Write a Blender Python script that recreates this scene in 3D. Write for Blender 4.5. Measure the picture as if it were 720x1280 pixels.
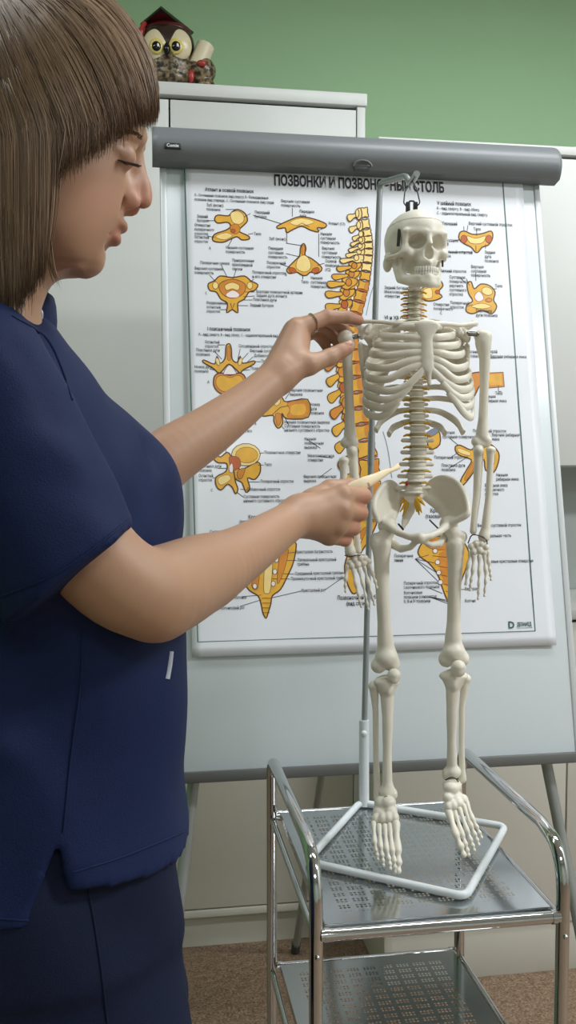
import bpy, bmesh, math, random
import numpy as np
from mathutils import Matrix, Vector

scene = bpy.context.scene
for o in list(bpy.data.objects):
    bpy.data.objects.remove(o)
rng = random.Random(7)

# ------------------------------------------------------------------ camera
YAW, PITCH, FPX, HCAM = 0.157, 0.0625, 1187.7, 1.25
cam = bpy.data.cameras.new('camera')
cam.sensor_fit = 'VERTICAL'
cam.sensor_height = 36.0
cam.lens = FPX / 1280 * 36.0
cam.clip_start = 0.02
camo = bpy.data.objects.new('camera', cam)
scene.collection.objects.link(camo)
camo.location = (0, 0, HCAM)
camo.rotation_euler = (math.pi / 2 - PITCH, 0, -YAW)
scene.camera = camo

# ------------------------------------------------------------------ world, ceiling light, exposure
world = bpy.data.worlds.new('world')
scene.world = world
world.use_nodes = True
world.node_tree.nodes['Background'].inputs[0].default_value = (0.8, 0.85, 0.9, 1)
world.node_tree.nodes['Background'].inputs[1].default_value = 0.25
scene.view_settings.view_transform = 'Standard'
scene.view_settings.look = 'None'
scene.view_settings.gamma = 1.0
scene.view_settings.use_curve_mapping = False
scene.view_settings.exposure = 0.12
CEIL = 2.75
# fluorescent ceiling fixtures: (x, y, size x, size y, watts)
LAMPS = [(1.05, 1.35, 1.15, 0.28, 18), (-0.75, 1.25, 1.15, 0.28, 9), (2.15, 0.15, 1.15, 0.28, 52), (0.2, -1.4, 1.15, 0.28, 18)]  # the strong right-hand one is added to brighten lower cabinets and skeleton
for lx, ly, sx, sy, wt in LAMPS:
    ld = bpy.data.lights.new('ceiling_tube_light', 'AREA')
    ld.shape = 'RECTANGLE'; ld.size = sx; ld.size_y = sy; ld.energy = wt
    ld.color = (0.95, 0.98, 1.0)
    lo_ = bpy.data.objects.new('ceiling_tube_light', ld)
    scene.collection.objects.link(lo_)
    lo_.location = (lx, ly, CEIL - 0.075)

# ------------------------------------------------------------------ pixel -> space (camera frame)
_cp, _sp = math.cos(PITCH), math.sin(PITCH)
CR = np.array([math.cos(YAW), -math.sin(YAW), 0.0])            # camera right
CH = np.array([math.sin(YAW), math.cos(YAW), 0.0])             # camera heading, level
CF = CH * _cp + np.array([0, 0, -_sp])                         # optical axis
CU = CH * _sp + np.array([0, 0, _cp])                          # camera up
CO = np.array([0, 0, HCAM])
def ray(px, py):
    return CF + CR * ((px - 360) / FPX) - CU * ((py - 640) / FPX)
def K(px, py, d):
    """world point whose depth along the optical axis is d"""
    return CO + ray(px, py) * d
def on_z(px, py, z):
    r = ray(px, py); return CO + r * ((z - HCAM) / r[2])
def on_y(px, py, y):
    r = ray(px, py); return CO + r * (y / r[1])

# ------------------------------------------------------------------ materials
def lin(c):
    if isinstance(c, str):
        c = [int(c[i:i + 2], 16) / 255 for i in (0, 2, 4)]
    else:
        c = [v / 255 for v in c]
    return [v / 12.92 if v <= 0.04045 else ((v + 0.055) / 1.055) ** 2.4 for v in c]
MATS = {}
def mat(name, col, rough=0.5, metal=0.0, var=0.08, scale=6.0, bump=0.0, bscale=80.0, spec=0.5, sss=0.0, coat=0.0, attr=None, stretch=None):
    if name in MATS: return MATS[name]
    m = bpy.data.materials.new(name); m.use_nodes = True
    nt = m.node_tree; N = nt.nodes; L = nt.links
    b = N['Principled BSDF']
    b.inputs['Roughness'].default_value = rough
    b.inputs['Metallic'].default_value = metal
    b.inputs['Specular IOR Level'].default_value = spec
    if sss:
        b.inputs['Subsurface Weight'].default_value = sss
        b.inputs['Subsurface Radius'].default_value = (0.012, 0.005, 0.003)
        b.inputs['Subsurface Scale'].default_value = 0.6
    if coat:
        b.inputs['Coat Weight'].default_value = coat
        b.inputs['Coat Roughness'].default_value = 0.12
    tc = N.new('ShaderNodeTexCoord')
    mp = N.new('ShaderNodeMapping'); L.new(tc.outputs['Object'], mp.inputs[0])
    if stretch: mp.inputs['Scale'].default_value = stretch
    nz = N.new('ShaderNodeTexNoise'); nz.inputs['Scale'].default_value = scale; nz.inputs['Detail'].default_value = 4
    L.new(mp.outputs[0], nz.inputs['Vector'])
    rp = N.new('ShaderNodeMapRange')
    rp.inputs['To Min'].default_value = 1 - var; rp.inputs['To Max'].default_value = 1 + var
    L.new(nz.outputs['Fac'], rp.inputs['Value'])
    mx = N.new('ShaderNodeMix'); mx.data_type = 'RGBA'; mx.blend_type = 'MULTIPLY'; mx.inputs[0].default_value = 1.0
    l3 = lin(col)
    if attr:
        at = N.new('ShaderNodeAttribute'); at.attribute_name = attr
        L.new(at.outputs['Color'], mx.inputs[6])
    else:
        mx.inputs[6].default_value = (*l3, 1)
    L.new(rp.outputs[0], mx.inputs[7])
    L.new(mx.outputs[2], b.inputs['Base Color'])
    if bump:
        n2 = N.new('ShaderNodeTexNoise'); n2.inputs['Scale'].default_value = bscale; n2.inputs['Detail'].default_value = 3
        L.new(mp.outputs[0], n2.inputs['Vector'])
        bp = N.new('ShaderNodeBump'); bp.inputs['Strength'].default_value = bump; bp.inputs['Distance'].default_value = 0.002
        L.new(n2.outputs['Fac'], bp.inputs['Height'])
        L.new(bp.outputs[0], b.inputs['Normal'])
    MATS[name] = m
    return m

# ------------------------------------------------------------------ objects
COL = scene.collection
def props(o, label=None, cat=None, group=None, kind=None):
    if label: o['label'] = label
    if cat: o['category'] = cat
    if group: o['group'] = group
    if kind: o['kind'] = kind
    return o
def thing(name, loc, label, cat, group=None):
    e = bpy.data.objects.new(name, None); e.empty_display_size = 0.05
    e.location = loc; COL.objects.link(e)
    return props(e, label, cat, group)
def put(o, parent):
    if parent is not None:
        o.parent = parent
        if parent.type == 'EMPTY':
            o.matrix_parent_inverse = Matrix.Translation(-Vector(parent.location))
    return o
def mk(name, V, F, m, parent=None, smooth=True, tint=None, label=None):
    """mesh object from world-space vertices; F = list of tuples or an (n,4) array"""
    me = bpy.data.meshes.new(name)
    V = np.asarray(V, dtype=np.float32)
    if isinstance(F, np.ndarray):
        n = len(F); k = F.shape[1]
        me.vertices.add(len(V)); me.vertices.foreach_set('co', V.ravel())
        me.loops.add(n * k); me.loops.foreach_set('vertex_index', F.astype(np.int32).ravel())
        me.polygons.add(n)
        me.polygons.foreach_set('loop_start', np.arange(0, n * k, k, dtype=np.int32))
        me.update(calc_edges=True)
    else:
        me.from_pydata([tuple(map(float, v)) for v in V], [], F); me.update()
    me.validate()
    if smooth: me.polygons.foreach_set('use_smooth', [True] * len(me.polygons))
    if tint is not None:
        a = me.color_attributes.new('tint', 'FLOAT_COLOR', 'POINT')
        t = np.ones((len(V), 4), np.float32); t[:, :3] = tint
        a.data.foreach_set('color', t.ravel())
    for q in (m if isinstance(m, (list, tuple)) else [m]): me.materials.append(q)
    o = bpy.data.objects.new(name, me); COL.objects.link(o)
    put(o, parent)
    if label: o['label'] = label
    return o
def nrm(v):
    v = np.asarray(v, float); return v / (np.linalg.norm(v) + 1e-12)

class MB:
    """collects boxes, tubes and polygons into one mesh"""
    def __init__(s): s.v = []; s.f = []; s.sm = []
    def add(s, V, F):
        n = len(s.v); s.v += [tuple(map(float, p)) for p in V]; s.f += [tuple(i + n for i in f) for f in F]; return s
    def box(s, lo, hi, bev=0.0, mtx=None):
        lo = np.array(lo, float); hi = np.array(hi, float)
        b = bmesh.new(); bmesh.ops.create_cube(b, size=1.0)
        for v in b.verts:
            for i in range(3): v.co[i] = (lo[i] + hi[i]) / 2 + v.co[i] * (hi[i] - lo[i])
        if bev > 0:
            bmesh.ops.bevel(b, geom=list(b.edges), offset=bev, segments=2, profile=0.5, affect='EDGES')
        b.verts.index_update()
        P = [v.co.copy() for v in b.verts]
        if mtx is not None: P = [mtx @ p for p in P]
        F = [[v.index for v in f.verts] for f in b.faces]
        b.free(); return s.add(P, F)
    def tube(s, pts, rad, seg=10, closed=False, up=None, cap=True):
        V, F = tube(pts, rad, seg, closed, up, cap); return s.add(V, F)
    def disc(s, c, n, r, seg=16, th=0.001):
        c = np.array(c, float); n = nrm(n)
        return s.tube([c - n * th / 2, c + n * th / 2], r, seg)
    def ball(s, c, r, seg=12, rings=8):
        c = np.array(c, float); r = np.ones(3) * r
        V = []; F = []
        for i in range(rings + 1):
            t = math.pi * i / rings
            for j in range(seg):
                p = 2 * math.pi * j / seg
                V.append(c + r * np.array([math.sin(t) * math.cos(p), math.sin(t) * math.sin(p), math.cos(t)]))
        for i in range(rings):
            for j in range(seg):
                F.append((i * seg + j, (i + 1) * seg + j, (i + 1) * seg + (j + 1) % seg, i * seg + (j + 1) % seg))
        return s.add(V, F)
    def build(s, name, m, parent=None, smooth=True, label=None):
        o = mk(name, s.v, s.f, m, parent, smooth, label=label)
        if smooth:
            try:
                o.data.set_sharp_from_angle(angle=math.radians(38))
            except Exception: pass
        return o

def tube(pts, rad, seg=10, closed=False, up=None, cap=True):
    P = [np.array(p, float) for p in pts]; n = len(P)
    V = []; F = []
    T = []
    for i in range(n):
        a = P[(i - 1) % n] if (closed or i > 0) else P[i]
        b = P[(i + 1) % n] if (closed or i < n - 1) else P[i]
        T.append(nrm(b - a))
    u = np.array(up, float) if up is not None else (np.array([0, 0, 1.0]) if abs(T[0][2]) < 0.9 else np.array([1.0, 0, 0]))
    x = nrm(np.cross(u, T[0]))
    for i in range(n):
        if up is not None:
            x = nrm(np.cross(u, T[i]))
        else:
            x = nrm(x - T[i] * np.dot(x, T[i]))
        y = np.cross(T[i], x)
        r = rad[i] if isinstance(rad, (list, tuple)) and len(rad) == n and not (n == 2 and isinstance(rad, tuple)) else rad
        rx, ry = (r if isinstance(r, (tuple, list)) else (r, r))
        for j in range(seg):
            a = 2 * math.pi * j / seg
            V.append(P[i] + x * (rx * math.cos(a)) + y * (ry * math.sin(a)))
    for i in range(n if closed else n - 1):
        i2 = (i + 1) % n
        for j in range(seg):
            j2 = (j + 1) % seg
            F.append((i * seg + j, i * seg + j2, i2 * seg + j2, i2 * seg + j))
    if cap and not closed:
        F.append(tuple(reversed(range(seg)))); F.append(tuple(range((n - 1) * seg, n * seg)))
    return V, F
def spline(pts, n=6, closed=False):
    P = [np.array(p, float) for p in pts]; m = len(P); out = []
    rngi = range(m) if closed else range(m - 1)
    for i in rngi:
        p1, p2 = P[i], P[(i + 1) % m]
        p0 = P[(i - 1) % m] if (closed or i > 0) else 2 * p1 - p2
        p3 = P[(i + 2) % m] if (closed or i < m - 2) else 2 * p2 - p1
        for k in range(n):
            t = k / n
            out.append(0.5 * (2 * p1 + (p2 - p0) * t + (2 * p0 - 5 * p1 + 4 * p2 - p3) * t * t + (3 * p1 - p0 - 3 * p2 + p3) * t ** 3))
    if not closed: out.append(P[-1])
    return out
def rounded(pts, r, n=6, closed=False):
    """polyline with filleted corners of radius about r"""
    P = [np.array(p, float) for p in pts]; m = len(P); out = []
    for i in range(m):
        if not closed and i in (0, m - 1): out.append(P[i]); continue
        a, b, c = P[(i - 1) % m], P[i], P[(i + 1) % m]
        rr = min(r, np.linalg.norm(a - b) * 0.48, np.linalg.norm(c - b) * 0.48)
        p, q = b + nrm(a - b) * rr, b + nrm(c - b) * rr
        for k in range(n + 1):
            t = k / n; out.append((1 - t) ** 2 * p + 2 * t * (1 - t) * b + t * t * q)
    return out

# ------------------------------------------------------------------ implicit surfaces -> mesh (surface nets)
class Field:
    def __init__(s, lo, hi, vox):
        s.lo = np.array(lo, float); s.vox = vox
        s.n = np.ceil((np.array(hi, float) - s.lo) / vox).astype(int) + 1
        s.a = np.full(s.n, 1.0, np.float32)
    def blk(s, lo, hi, k=0.0):
        m = k + 3 * s.vox
        i0 = np.clip(np.floor((np.array(lo) - m - s.lo) / s.vox).astype(int), 0, s.n)
        i1 = np.clip(np.ceil((np.array(hi) + m - s.lo) / s.vox).astype(int) + 1, 0, s.n)
        sl = tuple(slice(a, b) for a, b in zip(i0, i1))
        ax = [(s.lo[i] + s.vox * np.arange(i0[i], i1[i])).astype(np.float32) for i in range(3)]
        return sl, ax[0][:, None, None], ax[1][None, :, None], ax[2][None, None, :]
    def put(s, sl, d, k, op='u'):
        a = s.a[sl]
        if a.size == 0: return
        if op == 'u':
            if k > 0:
                h = np.clip(0.5 + 0.5 * (a - d) / k, 0, 1); s.a[sl] = a * (1 - h) + d * h - k * h * (1 - h)
            else: s.a[sl] = np.minimum(a, d)
        elif op == 's':
            if k > 0:
                h = np.clip(0.5 - 0.5 * (a + d) / k, 0, 1); s.a[sl] = a * (1 - h) - d * h + k * h * (1 - h)
            else: s.a[sl] = np.maximum(a, -d)
    def cap(s, a, b, ra, rb=None, k=0.0, op='u'):
        rb = ra if rb is None else rb
        a = np.array(a, float); b = np.array(b, float); R = max(ra, rb)
        sl, X, Y, Z = s.blk(np.minimum(a, b) - R, np.maximum(a, b) + R, k)
        ab = b - a; L2 = float(ab @ ab) + 1e-12
        t = np.clip(((X - a[0]) * ab[0] + (Y - a[1]) * ab[1] + (Z - a[2]) * ab[2]) / L2, 0, 1)
        d = np.sqrt((X - a[0] - t * ab[0]) ** 2 + (Y - a[1] - t * ab[1]) ** 2 + (Z - a[2] - t * ab[2]) ** 2) - (ra + (rb - ra) * t)
        s.put(sl, d, k, op); return s
    def chain(s, pts, rad, k=0.0, op='u', ki=0.0):
        P = np.array(pts, float); n = len(P)
        r = list(rad) if isinstance(rad, (list, tuple)) else [rad] * n
        R = max(r); sl, X, Y, Z = s.blk(P.min(0) - R, P.max(0) + R, k)
        D = None
        for i in range(n - 1):
            a, b = P[i], P[i + 1]; ab = b - a; L2 = float(ab @ ab) + 1e-12
            t = np.clip(((X - a[0]) * ab[0] + (Y - a[1]) * ab[1] + (Z - a[2]) * ab[2]) / L2, 0, 1)
            ts = t * t * (3 - 2 * t) if n < 12 else t
            d = np.sqrt((X - a[0] - t * ab[0]) ** 2 + (Y - a[1] - t * ab[1]) ** 2 + (Z - a[2] - t * ab[2]) ** 2) - (r[i] + (r[i + 1] - r[i]) * ts)
            if D is None: D = d
            elif ki > 0:
                h = np.clip(0.5 + 0.5 * (D - d) / ki, 0, 1); D = D * (1 - h) + d * h - ki * h * (1 - h)
            else: D = np.minimum(D, d)
        s.put(sl, D, k, op); return s
    def ell(s, c, r, R=None, k=0.0, op='u', shell=None):
        """R: columns are the axes of the ellipsoid"""
        c = np.array(c, float); r = np.ones(3) * np.array(r, float)
        R = np.eye(3) if R is None else np.array(R, float)
        ext = np.sqrt(((R * r) ** 2).sum(1))
        sl, X, Y, Z = s.blk(c - ext, c + ext, k)
        q = [(X - c[0]) * R[0, i] + (Y - c[1]) * R[1, i] + (Z - c[2]) * R[2, i] for i in range(3)]
        k0 = np.sqrt(sum((q[i] / r[i]) ** 2 for i in range(3))); k1 = np.sqrt(sum((q[i] / r[i] ** 2) ** 2 for i in range(3))) + 1e-9
        d = k0 * (k0 - 1) / k1
        s.put(sl, d, k, op); return s
    def box(s, c, h, R=None, rnd=0.0, k=0.0, op='u'):
        c = np.array(c, float); h = np.array(h, float) - rnd
        R = np.eye(3) if R is None else np.array(R, float)
        ext = np.abs(R) @ (h + rnd)
        sl, X, Y, Z = s.blk(c - ext, c + ext, k)
        q = [np.abs((X - c[0]) * R[0, i] + (Y - c[1]) * R[1, i] + (Z - c[2]) * R[2, i]) - h[i] for i in range(3)]
        d = np.sqrt(sum(np.maximum(v, 0) ** 2 for v in q)) + np.minimum(np.maximum(np.maximum(q[0], q[1]), q[2]), 0) - rnd
        s.put(sl, d, k, op); return s
    def fn(s, f, lo, hi, k=0.0, op='u'):
        sl, X, Y, Z = s.blk(lo, hi, k); s.put(sl, f(X, Y, Z).astype(np.float32), k, op); return s
    def mod(s, f):
        sl, X, Y, Z = s.blk(s.lo, s.lo + s.vox * s.n); s.a = f(s.a, X, Y, Z).astype(np.float32); return s
    def mesh(s):
        a = s.a; n = np.array(a.shape)
        ins = a < 0
        c = [(i, j, k) for i in (0, 1) for j in (0, 1) for k in (0, 1)]
        sub = lambda A, o: A[o[0]:n[0] - 1 + o[0], o[1]:n[1] - 1 + o[1], o[2]:n[2] - 1 + o[2]]
        cnt = np.zeros(n - 1, np.int8)
        for o in c: cnt += sub(ins, o)
        act = (cnt > 0) & (cnt < 8)
        idx = np.argwhere(act)
        vid = np.full(n - 1, -1, np.int32); vid[act] = np.arange(len(idx))
        val = {o: a[idx[:, 0] + o[0], idx[:, 1] + o[1], idx[:, 2] + o[2]] for o in c}
        acc = np.zeros((len(idx), 3)); num = np.zeros(len(idx))
        for o in c:
            for ax in range(3):
                if o[ax] == 0:
                    p = list(o); p[ax] = 1; p = tuple(p)
                    v0, v1 = val[o], val[p]
                    m = (v0 < 0) != (v1 < 0)
                    t = np.where(m, v0 / np.where(m, v0 - v1, 1), 0)
                    pos = np.tile(np.array(o, float), (len(idx), 1)); pos[:, ax] = t
                    acc += np.where(m[:, None], pos, 0); num += m
        V = s.lo + (idx + acc / num[:, None]) * s.vox
        Q = []
        for ax in range(3):
            b, d = (ax + 1) % 3, (ax + 2) % 3
            s0 = [slice(None)] * 3; s1 = [slice(None)] * 3
            s0[ax] = slice(0, n[ax] - 1); s1[ax] = slice(1, n[ax])
            for q in (b, d):
                s0[q] = slice(1, n[q] - 1); s1[q] = slice(1, n[q] - 1)
            i0 = ins[tuple(s0)]; i1 = ins[tuple(s1)]
            e = np.argwhere(i0 != i1)
            if not len(e): continue
            flip = i0[e[:, 0], e[:, 1], e[:, 2]]
            e[:, b] += 1; e[:, d] += 1
            def g(db, dd):
                q = e.copy(); q[:, b] += db; q[:, d] += dd; return vid[q[:, 0], q[:, 1], q[:, 2]]
            quad = np.stack([g(-1, -1), g(0, -1), g(0, 0), g(-1, 0)], 1)
            quad[~flip] = quad[~flip][:, ::-1]
            Q.append(quad)
        return V, np.concatenate(Q)
def smooth_mesh(V, Q, it=2, lam=0.5):
    E = np.concatenate([Q[:, [i, (i + 1) % 4]] for i in range(4)])
    V = V.copy()
    deg = np.bincount(np.concatenate([E[:, 0], E[:, 1]]), minlength=len(V))[:, None] + 1e-9
    for _ in range(it):
        A = np.stack([np.bincount(E[:, 0], V[E[:, 1], i], len(V)) + np.bincount(E[:, 1], V[E[:, 0], i], len(V)) for i in range(3)], 1)
        V += lam * (A / deg - V)
    return V
def schain(F, pts, rad, k=0.0, n=6):
    P = spline(pts, n); R = [max(1e-4, float(v[0])) for v in spline([[r] for r in rad], n)]
    return F.chain(P, R, k)
def joinm(parts):
    V = []; Q = []; n = 0
    for v, q in parts:
        V.append(v); Q.append(q + n); n += len(v)
    return np.concatenate(V), np.concatenate(Q)
def frame(x, y):
    """orthonormal columns from x and an approximate y"""
    x = nrm(x); z = nrm(np.cross(x, y)); y = np.cross(z, x); return np.stack([x, y, z], 1)

# ================================================================== the room
m_green = mat('green_wall_paint', (172, 208, 166), 0.75, var=0.04, scale=3, bump=0.12, bscale=220)
m_wall = mat('white_wall_paint', (206, 208, 204), 0.8, var=0.03, bump=0.1, bscale=200)
m_ceil = mat('ceiling_paint', (225, 226, 224), 0.85, var=0.03)
m_floor = bpy.data.materials.new('speckled_floor'); m_floor.use_nodes = True
nt = m_floor.node_tree; N = nt.nodes; L = nt.links
b = N['Principled BSDF']; b.inputs['Roughness'].default_value = 0.55
tc = N.new('ShaderNodeTexCoord')
n1 = N.new('ShaderNodeTexNoise'); n1.inputs['Scale'].default_value = 190; n1.inputs['Detail'].default_value = 3
n2 = N.new('ShaderNodeTexNoise'); n2.inputs['Scale'].default_value = 60; n2.inputs['Detail'].default_value = 5
L.new(tc.outputs['Object'], n1.inputs['Vector']); L.new(tc.outputs['Object'], n2.inputs['Vector'])
cr = N.new('ShaderNodeValToRGB')
cr.color_ramp.elements[0].position = 0.36; cr.color_ramp.elements[0].color = (*lin((96, 76, 60)), 1)
cr.color_ramp.elements[1].position = 0.64; cr.color_ramp.elements[1].color = (*lin((168, 146, 124)), 1)
e_ = cr.color_ramp.elements.new(0.5); e_.color = (*lin((138, 114, 93)), 1)
ad = N.new('ShaderNodeMix'); ad.data_type = 'FLOAT'; ad.inputs[0].default_value = 0.35
L.new(n1.outputs['Fac'], ad.inputs[2]); L.new(n2.outputs['Fac'], ad.inputs[3]); L.new(ad.outputs[0], cr.inputs[0])
L.new(cr.outputs[0], b.inputs['Base Color'])
RX0, RX1, RY0, RY1 = -2.3, 3.0, -2.6, 2.78
def slab(name, lo, hi, m):
    return props(MB().box(lo, hi).build(name, m, smooth=False), kind='structure')
slab('floor', (RX0, RY0, -0.05), (RX1, RY1, 0), m_floor)
slab('ceiling', (RX0, RY0, CEIL), (RX1, RY1, CEIL + 0.05), m_ceil)
slab('wall_back', (RX0, RY1, 0), (RX1, RY1 + 0.08, CEIL), m_green)
slab('wall_left', (RX0 - 0.08, RY0, 0), (RX0, RY1, CEIL), m_green)
slab('wall_right', (RX1, RY0, 0), (RX1 + 0.08, RY1, CEIL), m_wall)
slab('wall_front', (RX0, RY0 - 0.08, 0), (RX1, RY0, CEIL), m_wall)
m_white_metal = mat('white_enamel', (225, 228, 228), 0.4, var=0.02)
for i, (lx, ly, sx, sy, wt) in enumerate(LAMPS):
    e = thing('ceiling_lamp', (lx, ly, CEIL), ['white fluorescent ceiling fixture above the flipchart', 'white fluorescent ceiling fixture above the woman', 'added white ceiling fixture right of the trolley, lighting the lower cabinets', 'white fluorescent ceiling fixture behind the camera'][i], 'lamp', 'ceiling fixtures')
    q = MB(); q.box((lx - sx / 2 - .03, ly - sy / 2 - .03, CEIL - .06), (lx + sx / 2 + .03, ly + sy / 2 + .03, CEIL - .002), .008)
    q.build('housing', m_white_metal, e)
    for dx in (-1, 1):
        MB().box((lx + dx * sx / 2 - .012, ly - sy / 2, CEIL - .1), (lx + dx * sx / 2 + .012, ly + sy / 2, CEIL - .06), .003).build('end_bracket', m_white_metal, e)

# ---- tall cabinet on the left (front plane y = 2.314)
m_cab = mat('white_laminate', (212, 214, 211), 0.42, var=0.025, scale=2.5, bump=0.03, bscale=300)
m_cab2 = mat('cream_laminate', (203, 200, 190), 0.45, var=0.03, scale=2.5, bump=0.03, bscale=300)
m_dark = mat('gap_shade', (40, 42, 42), 0.8)
D1, Z1 = 2.3136, 2.1208
TX0, TX1 = -0.392, 0.557
e = thing('tall_cabinet', ((TX0 + TX1) / 2, 2.5, 0), 'tall white two-door cabinet with the owl figurine on top', 'cabinet')
q = MB()
q.box((TX0, D1, 0.0), (TX0 + .02, RY1 - .01, Z1 - .03), .001); q.box((TX1 - .02, D1, 0.0), (TX1, RY1 - .01, Z1 - .03), .001)
q.box((TX0 + .02, RY1 - .03, 0.0), (TX1 - .02, RY1 - .012, Z1 - .03)); q.box((TX0 + .02, D1 + .02, .1), (TX1 - .02, RY1 - .03, .118))
q.build('carcass', m_cab, e)
MB().box((TX0 - .004, D1 - .006, Z1 - .03), (TX1 + .004, RY1 - .01, Z1), .003).build('top_panel', m_cab, e)
MB().box((TX0 + .02, D1 + .02, Z1 - .052), (TX1 - .02, D1 + .03, Z1 - .03)).build('gap_shade_strip', m_dark, e)  # dark strip paints the shade in the gap above the doors
MB().box((TX0 + .02, D1 + .03, 0.0), (TX1 - .02, D1 + .045, .085)).build('plinth', m_cab2, e)
MB().box((TX0 + .021, D1 + .001, .088), (TX1 - .021, D1 + .02, .106), .002).build('bottom_rail', m_cab2, e)
GX = 0.083
for a, b_ in ((TX0 + .022, GX - .002), (GX + .002, TX1 - .022)):
    MB().box((a, D1 + .003, .11), (b_, D1 + .021, 0.72), .0015).build('lower_door', m_cab2, e)
    MB().box((a, D1 + .003, .7235), (b_, D1 + .021, Z1 - .038), .0015).build('door', m_cab, e)

# ---- kitchen run on the right: upper cabinet, open niche, base cabinet with worktop
DU, DB = 2.19, 2.092
KX0, KX1 = 0.560, 1.75
e = thing('wall_cabinet', ((KX0 + KX1) / 2, 2.5, 1.213), 'white wall cabinet with flat doors right of the tall cabinet', 'cabinet')
ZB, ZT = 1.2135, 1.9796
q = MB()
q.box((KX0, DU, ZB), (KX0 + .018, RY1 - .01, ZT - .02), .001); q.box((KX1 - .018, DU, ZB), (KX1, RY1 - .01, ZT - .02), .001)
q.box((KX0 + .018, DU + .019, ZB), (KX1 - .018, RY1 - .01, ZB + .018)); q.box((KX0 + .018, RY1 - .03, ZB), (KX1 - .018, RY1 - .011, ZT - .02))
q.build('carcass', m_cab, e)
MB().box((KX0 - .002, DU - .004, ZT - .02), (KX1 + .002, RY1 - .01, ZT), .002).build('top_panel', m_cab, e)
for a, b_ in ((KX0 + .02, .925), (.931, 1.335), (1.339, KX1 - .02)):
    MB().box((a, DU + .001, ZB + .005), (b_, DU + .018, ZT - .028), .0015).build('door', m_cab, e)
m_niche = mat('grey_back_panel', (172, 178, 176), 0.6, var=0.03)
ZW = 0.885
e = thing('back_panel', ((KX0 + KX1) / 2, 2.39, ZW), 'grey splashback panel between the worktop and the wall cabinet', 'panel')
MB().box((KX0 + .002, 2.38, ZW + .0005), (KX1, 2.398, ZB - .0005), .001).build('panel_board', m_niche, e)
e = thing('worktop', ((KX0 + KX1) / 2, 2.4, ZW - .03), 'pale grey worktop running along the base cabinet', 'worktop')
MB().box((KX0 - .001, DB - .012, ZW - .028), (KX1, RY1 - .006, ZW), .004).build('worktop_slab', mat('worktop_laminate', (178, 180, 176), 0.4), e)
e = thing('base_cabinet', ((KX0 + KX1) / 2, 2.4, 0), 'cream base cabinet with a long plinth behind the chrome trolley', 'cabinet')
q = MB()
q.box((KX0, DB + .003, 0), (KX0 + .018, RY1 - .01, ZW - .03), .001); q.box((KX1 - .018, DB, 0), (KX1, RY1 - .01, ZW - .03), .001)
q.box((KX0 + .018, DB + .025, .15), (KX1 - .018, RY1 - .01, .168))
q.build('carcass', m_cab2, e)
for a, b_ in ((KX0 + .001, 1.003), (1.007, 1.45), (1.453, KX1 - .001)):
    MB().box((a, DB, .163), (b_, DB + .018, ZW - .035), .0015).build('door', m_cab2, e)
MB().box((KX0 + .001, DB - .002, .122), (KX1 - .001, DB + .02, .155), .003).build('bottom_rail', m_cab2, e)
MB().box((KX0 + .018, DB + .004, 0), (KX1 - .018, DB + .02, .12), .001).build('plinth', m_cab2, e)

# ================================================================== flipchart easel
BU0, BV0, LEAN = 0.3451, 1.6673, 0.2097
BL, BR_, BT, BB = -0.2997, 0.4298, 0.60, -0.5385
bx_ = np.array([1.0, 0, 0]); by_ = np.array([0, math.sin(LEAN), math.cos(LEAN)]); bz_ = np.array([0, -math.cos(LEAN), math.sin(LEAN)])
BO = np.array([BU0, BV0, HCAM])
MBD = Matrix(((1, 0, 0, BO[0]), (0, by_[1], bz_[1], BO[1]), (0, by_[2], bz_[2], BO[2]), (0, 0, 0, 1)))
def bd(u, v, n=0.0): return BO + bx_ * u + by_ * v + bz_ * n
def b_uv(px, py):
    r = ray(px, py); t = np.dot(BO - CO, bz_) / np.dot(r, bz_); p = CO + r * t - BO
    return float(p @ bx_), float(p @ by_)
def b_uvn(px, py, n):
    r = ray(px, py); o_ = BO + bz_ * n; t = np.dot(o_ - CO, bz_) / np.dot(r, bz_); p = CO + r * t - o_
    return float(p @ bx_), float(p @ by_)
m_board = mat('whiteboard_enamel', (212, 220, 223), 0.22, var=0.02, scale=2, spec=0.5)
m_alu = mat('grey_anodised_frame', (158, 162, 160), 0.38, metal=0.35, var=0.04)
m_clamp = mat('grey_plastic_clamp', (112, 116, 119), 0.42, var=0.03, bump=0.04, bscale=500)
m_tray = mat('dark_grey_tray', (96, 97, 95), 0.45, metal=0.2, var=0.05)
fl = thing('flipchart_easel', (BO[0], 1.55, 0), 'white flipchart easel with grey clamp bar standing on tube legs', 'flipchart')
MB().box((BL + .008, BB - .02, -.018), (BR_ - .008, BT, -.002), .001, MBD).build('board', m_board, fl)
for sx in (BL, BR_ - .012):
    MB().box((sx, BB - .02, -.02), (sx + .012, BT, .001), .003, MBD).build('edge_frame', mat('pale_grey_frame', (205, 210, 212), 0.4, metal=.1), fl)
# clamp bar: curved shell section swept along the board
u0, u1 = b_uv(190, 185)[0] , b_uv(691, 215)[0]
vlo = (b_uv(196, 208)[1] + b_uv(690, 235)[1]) / 2
sec = []
HB = 0.068
for i in range(15):
    t = i / 14
    sec.append((vlo + HB * t, .012 + .03 * math.sin(math.pi * (t * .86 + .07)) ** .7 + .006 * (1 - t)))
for i in range(14, -1, -1):
    t = i / 14
    sec.append((vlo + HB * t, .002))
V = []; F = []
us = [u0, u0 + .004, u0 + .01, u1 - .01, u1 - .004, u1]; sc = [.93, .98, 1, 1, .98, .93]
vm = vlo + HB / 2
for u, k in zip(us, sc):
    for v, n in sec: V.append(bd(u, vm + (v - vm) * (.9 + .1 * k), n * k))
ns = len(sec)
for i in range(len(us) - 1):
    for j in range(ns): F.append((i * ns + j, (i + 1) * ns + j, (i + 1) * ns + (j + 1) % ns, i * ns + (j + 1) % ns))
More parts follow.
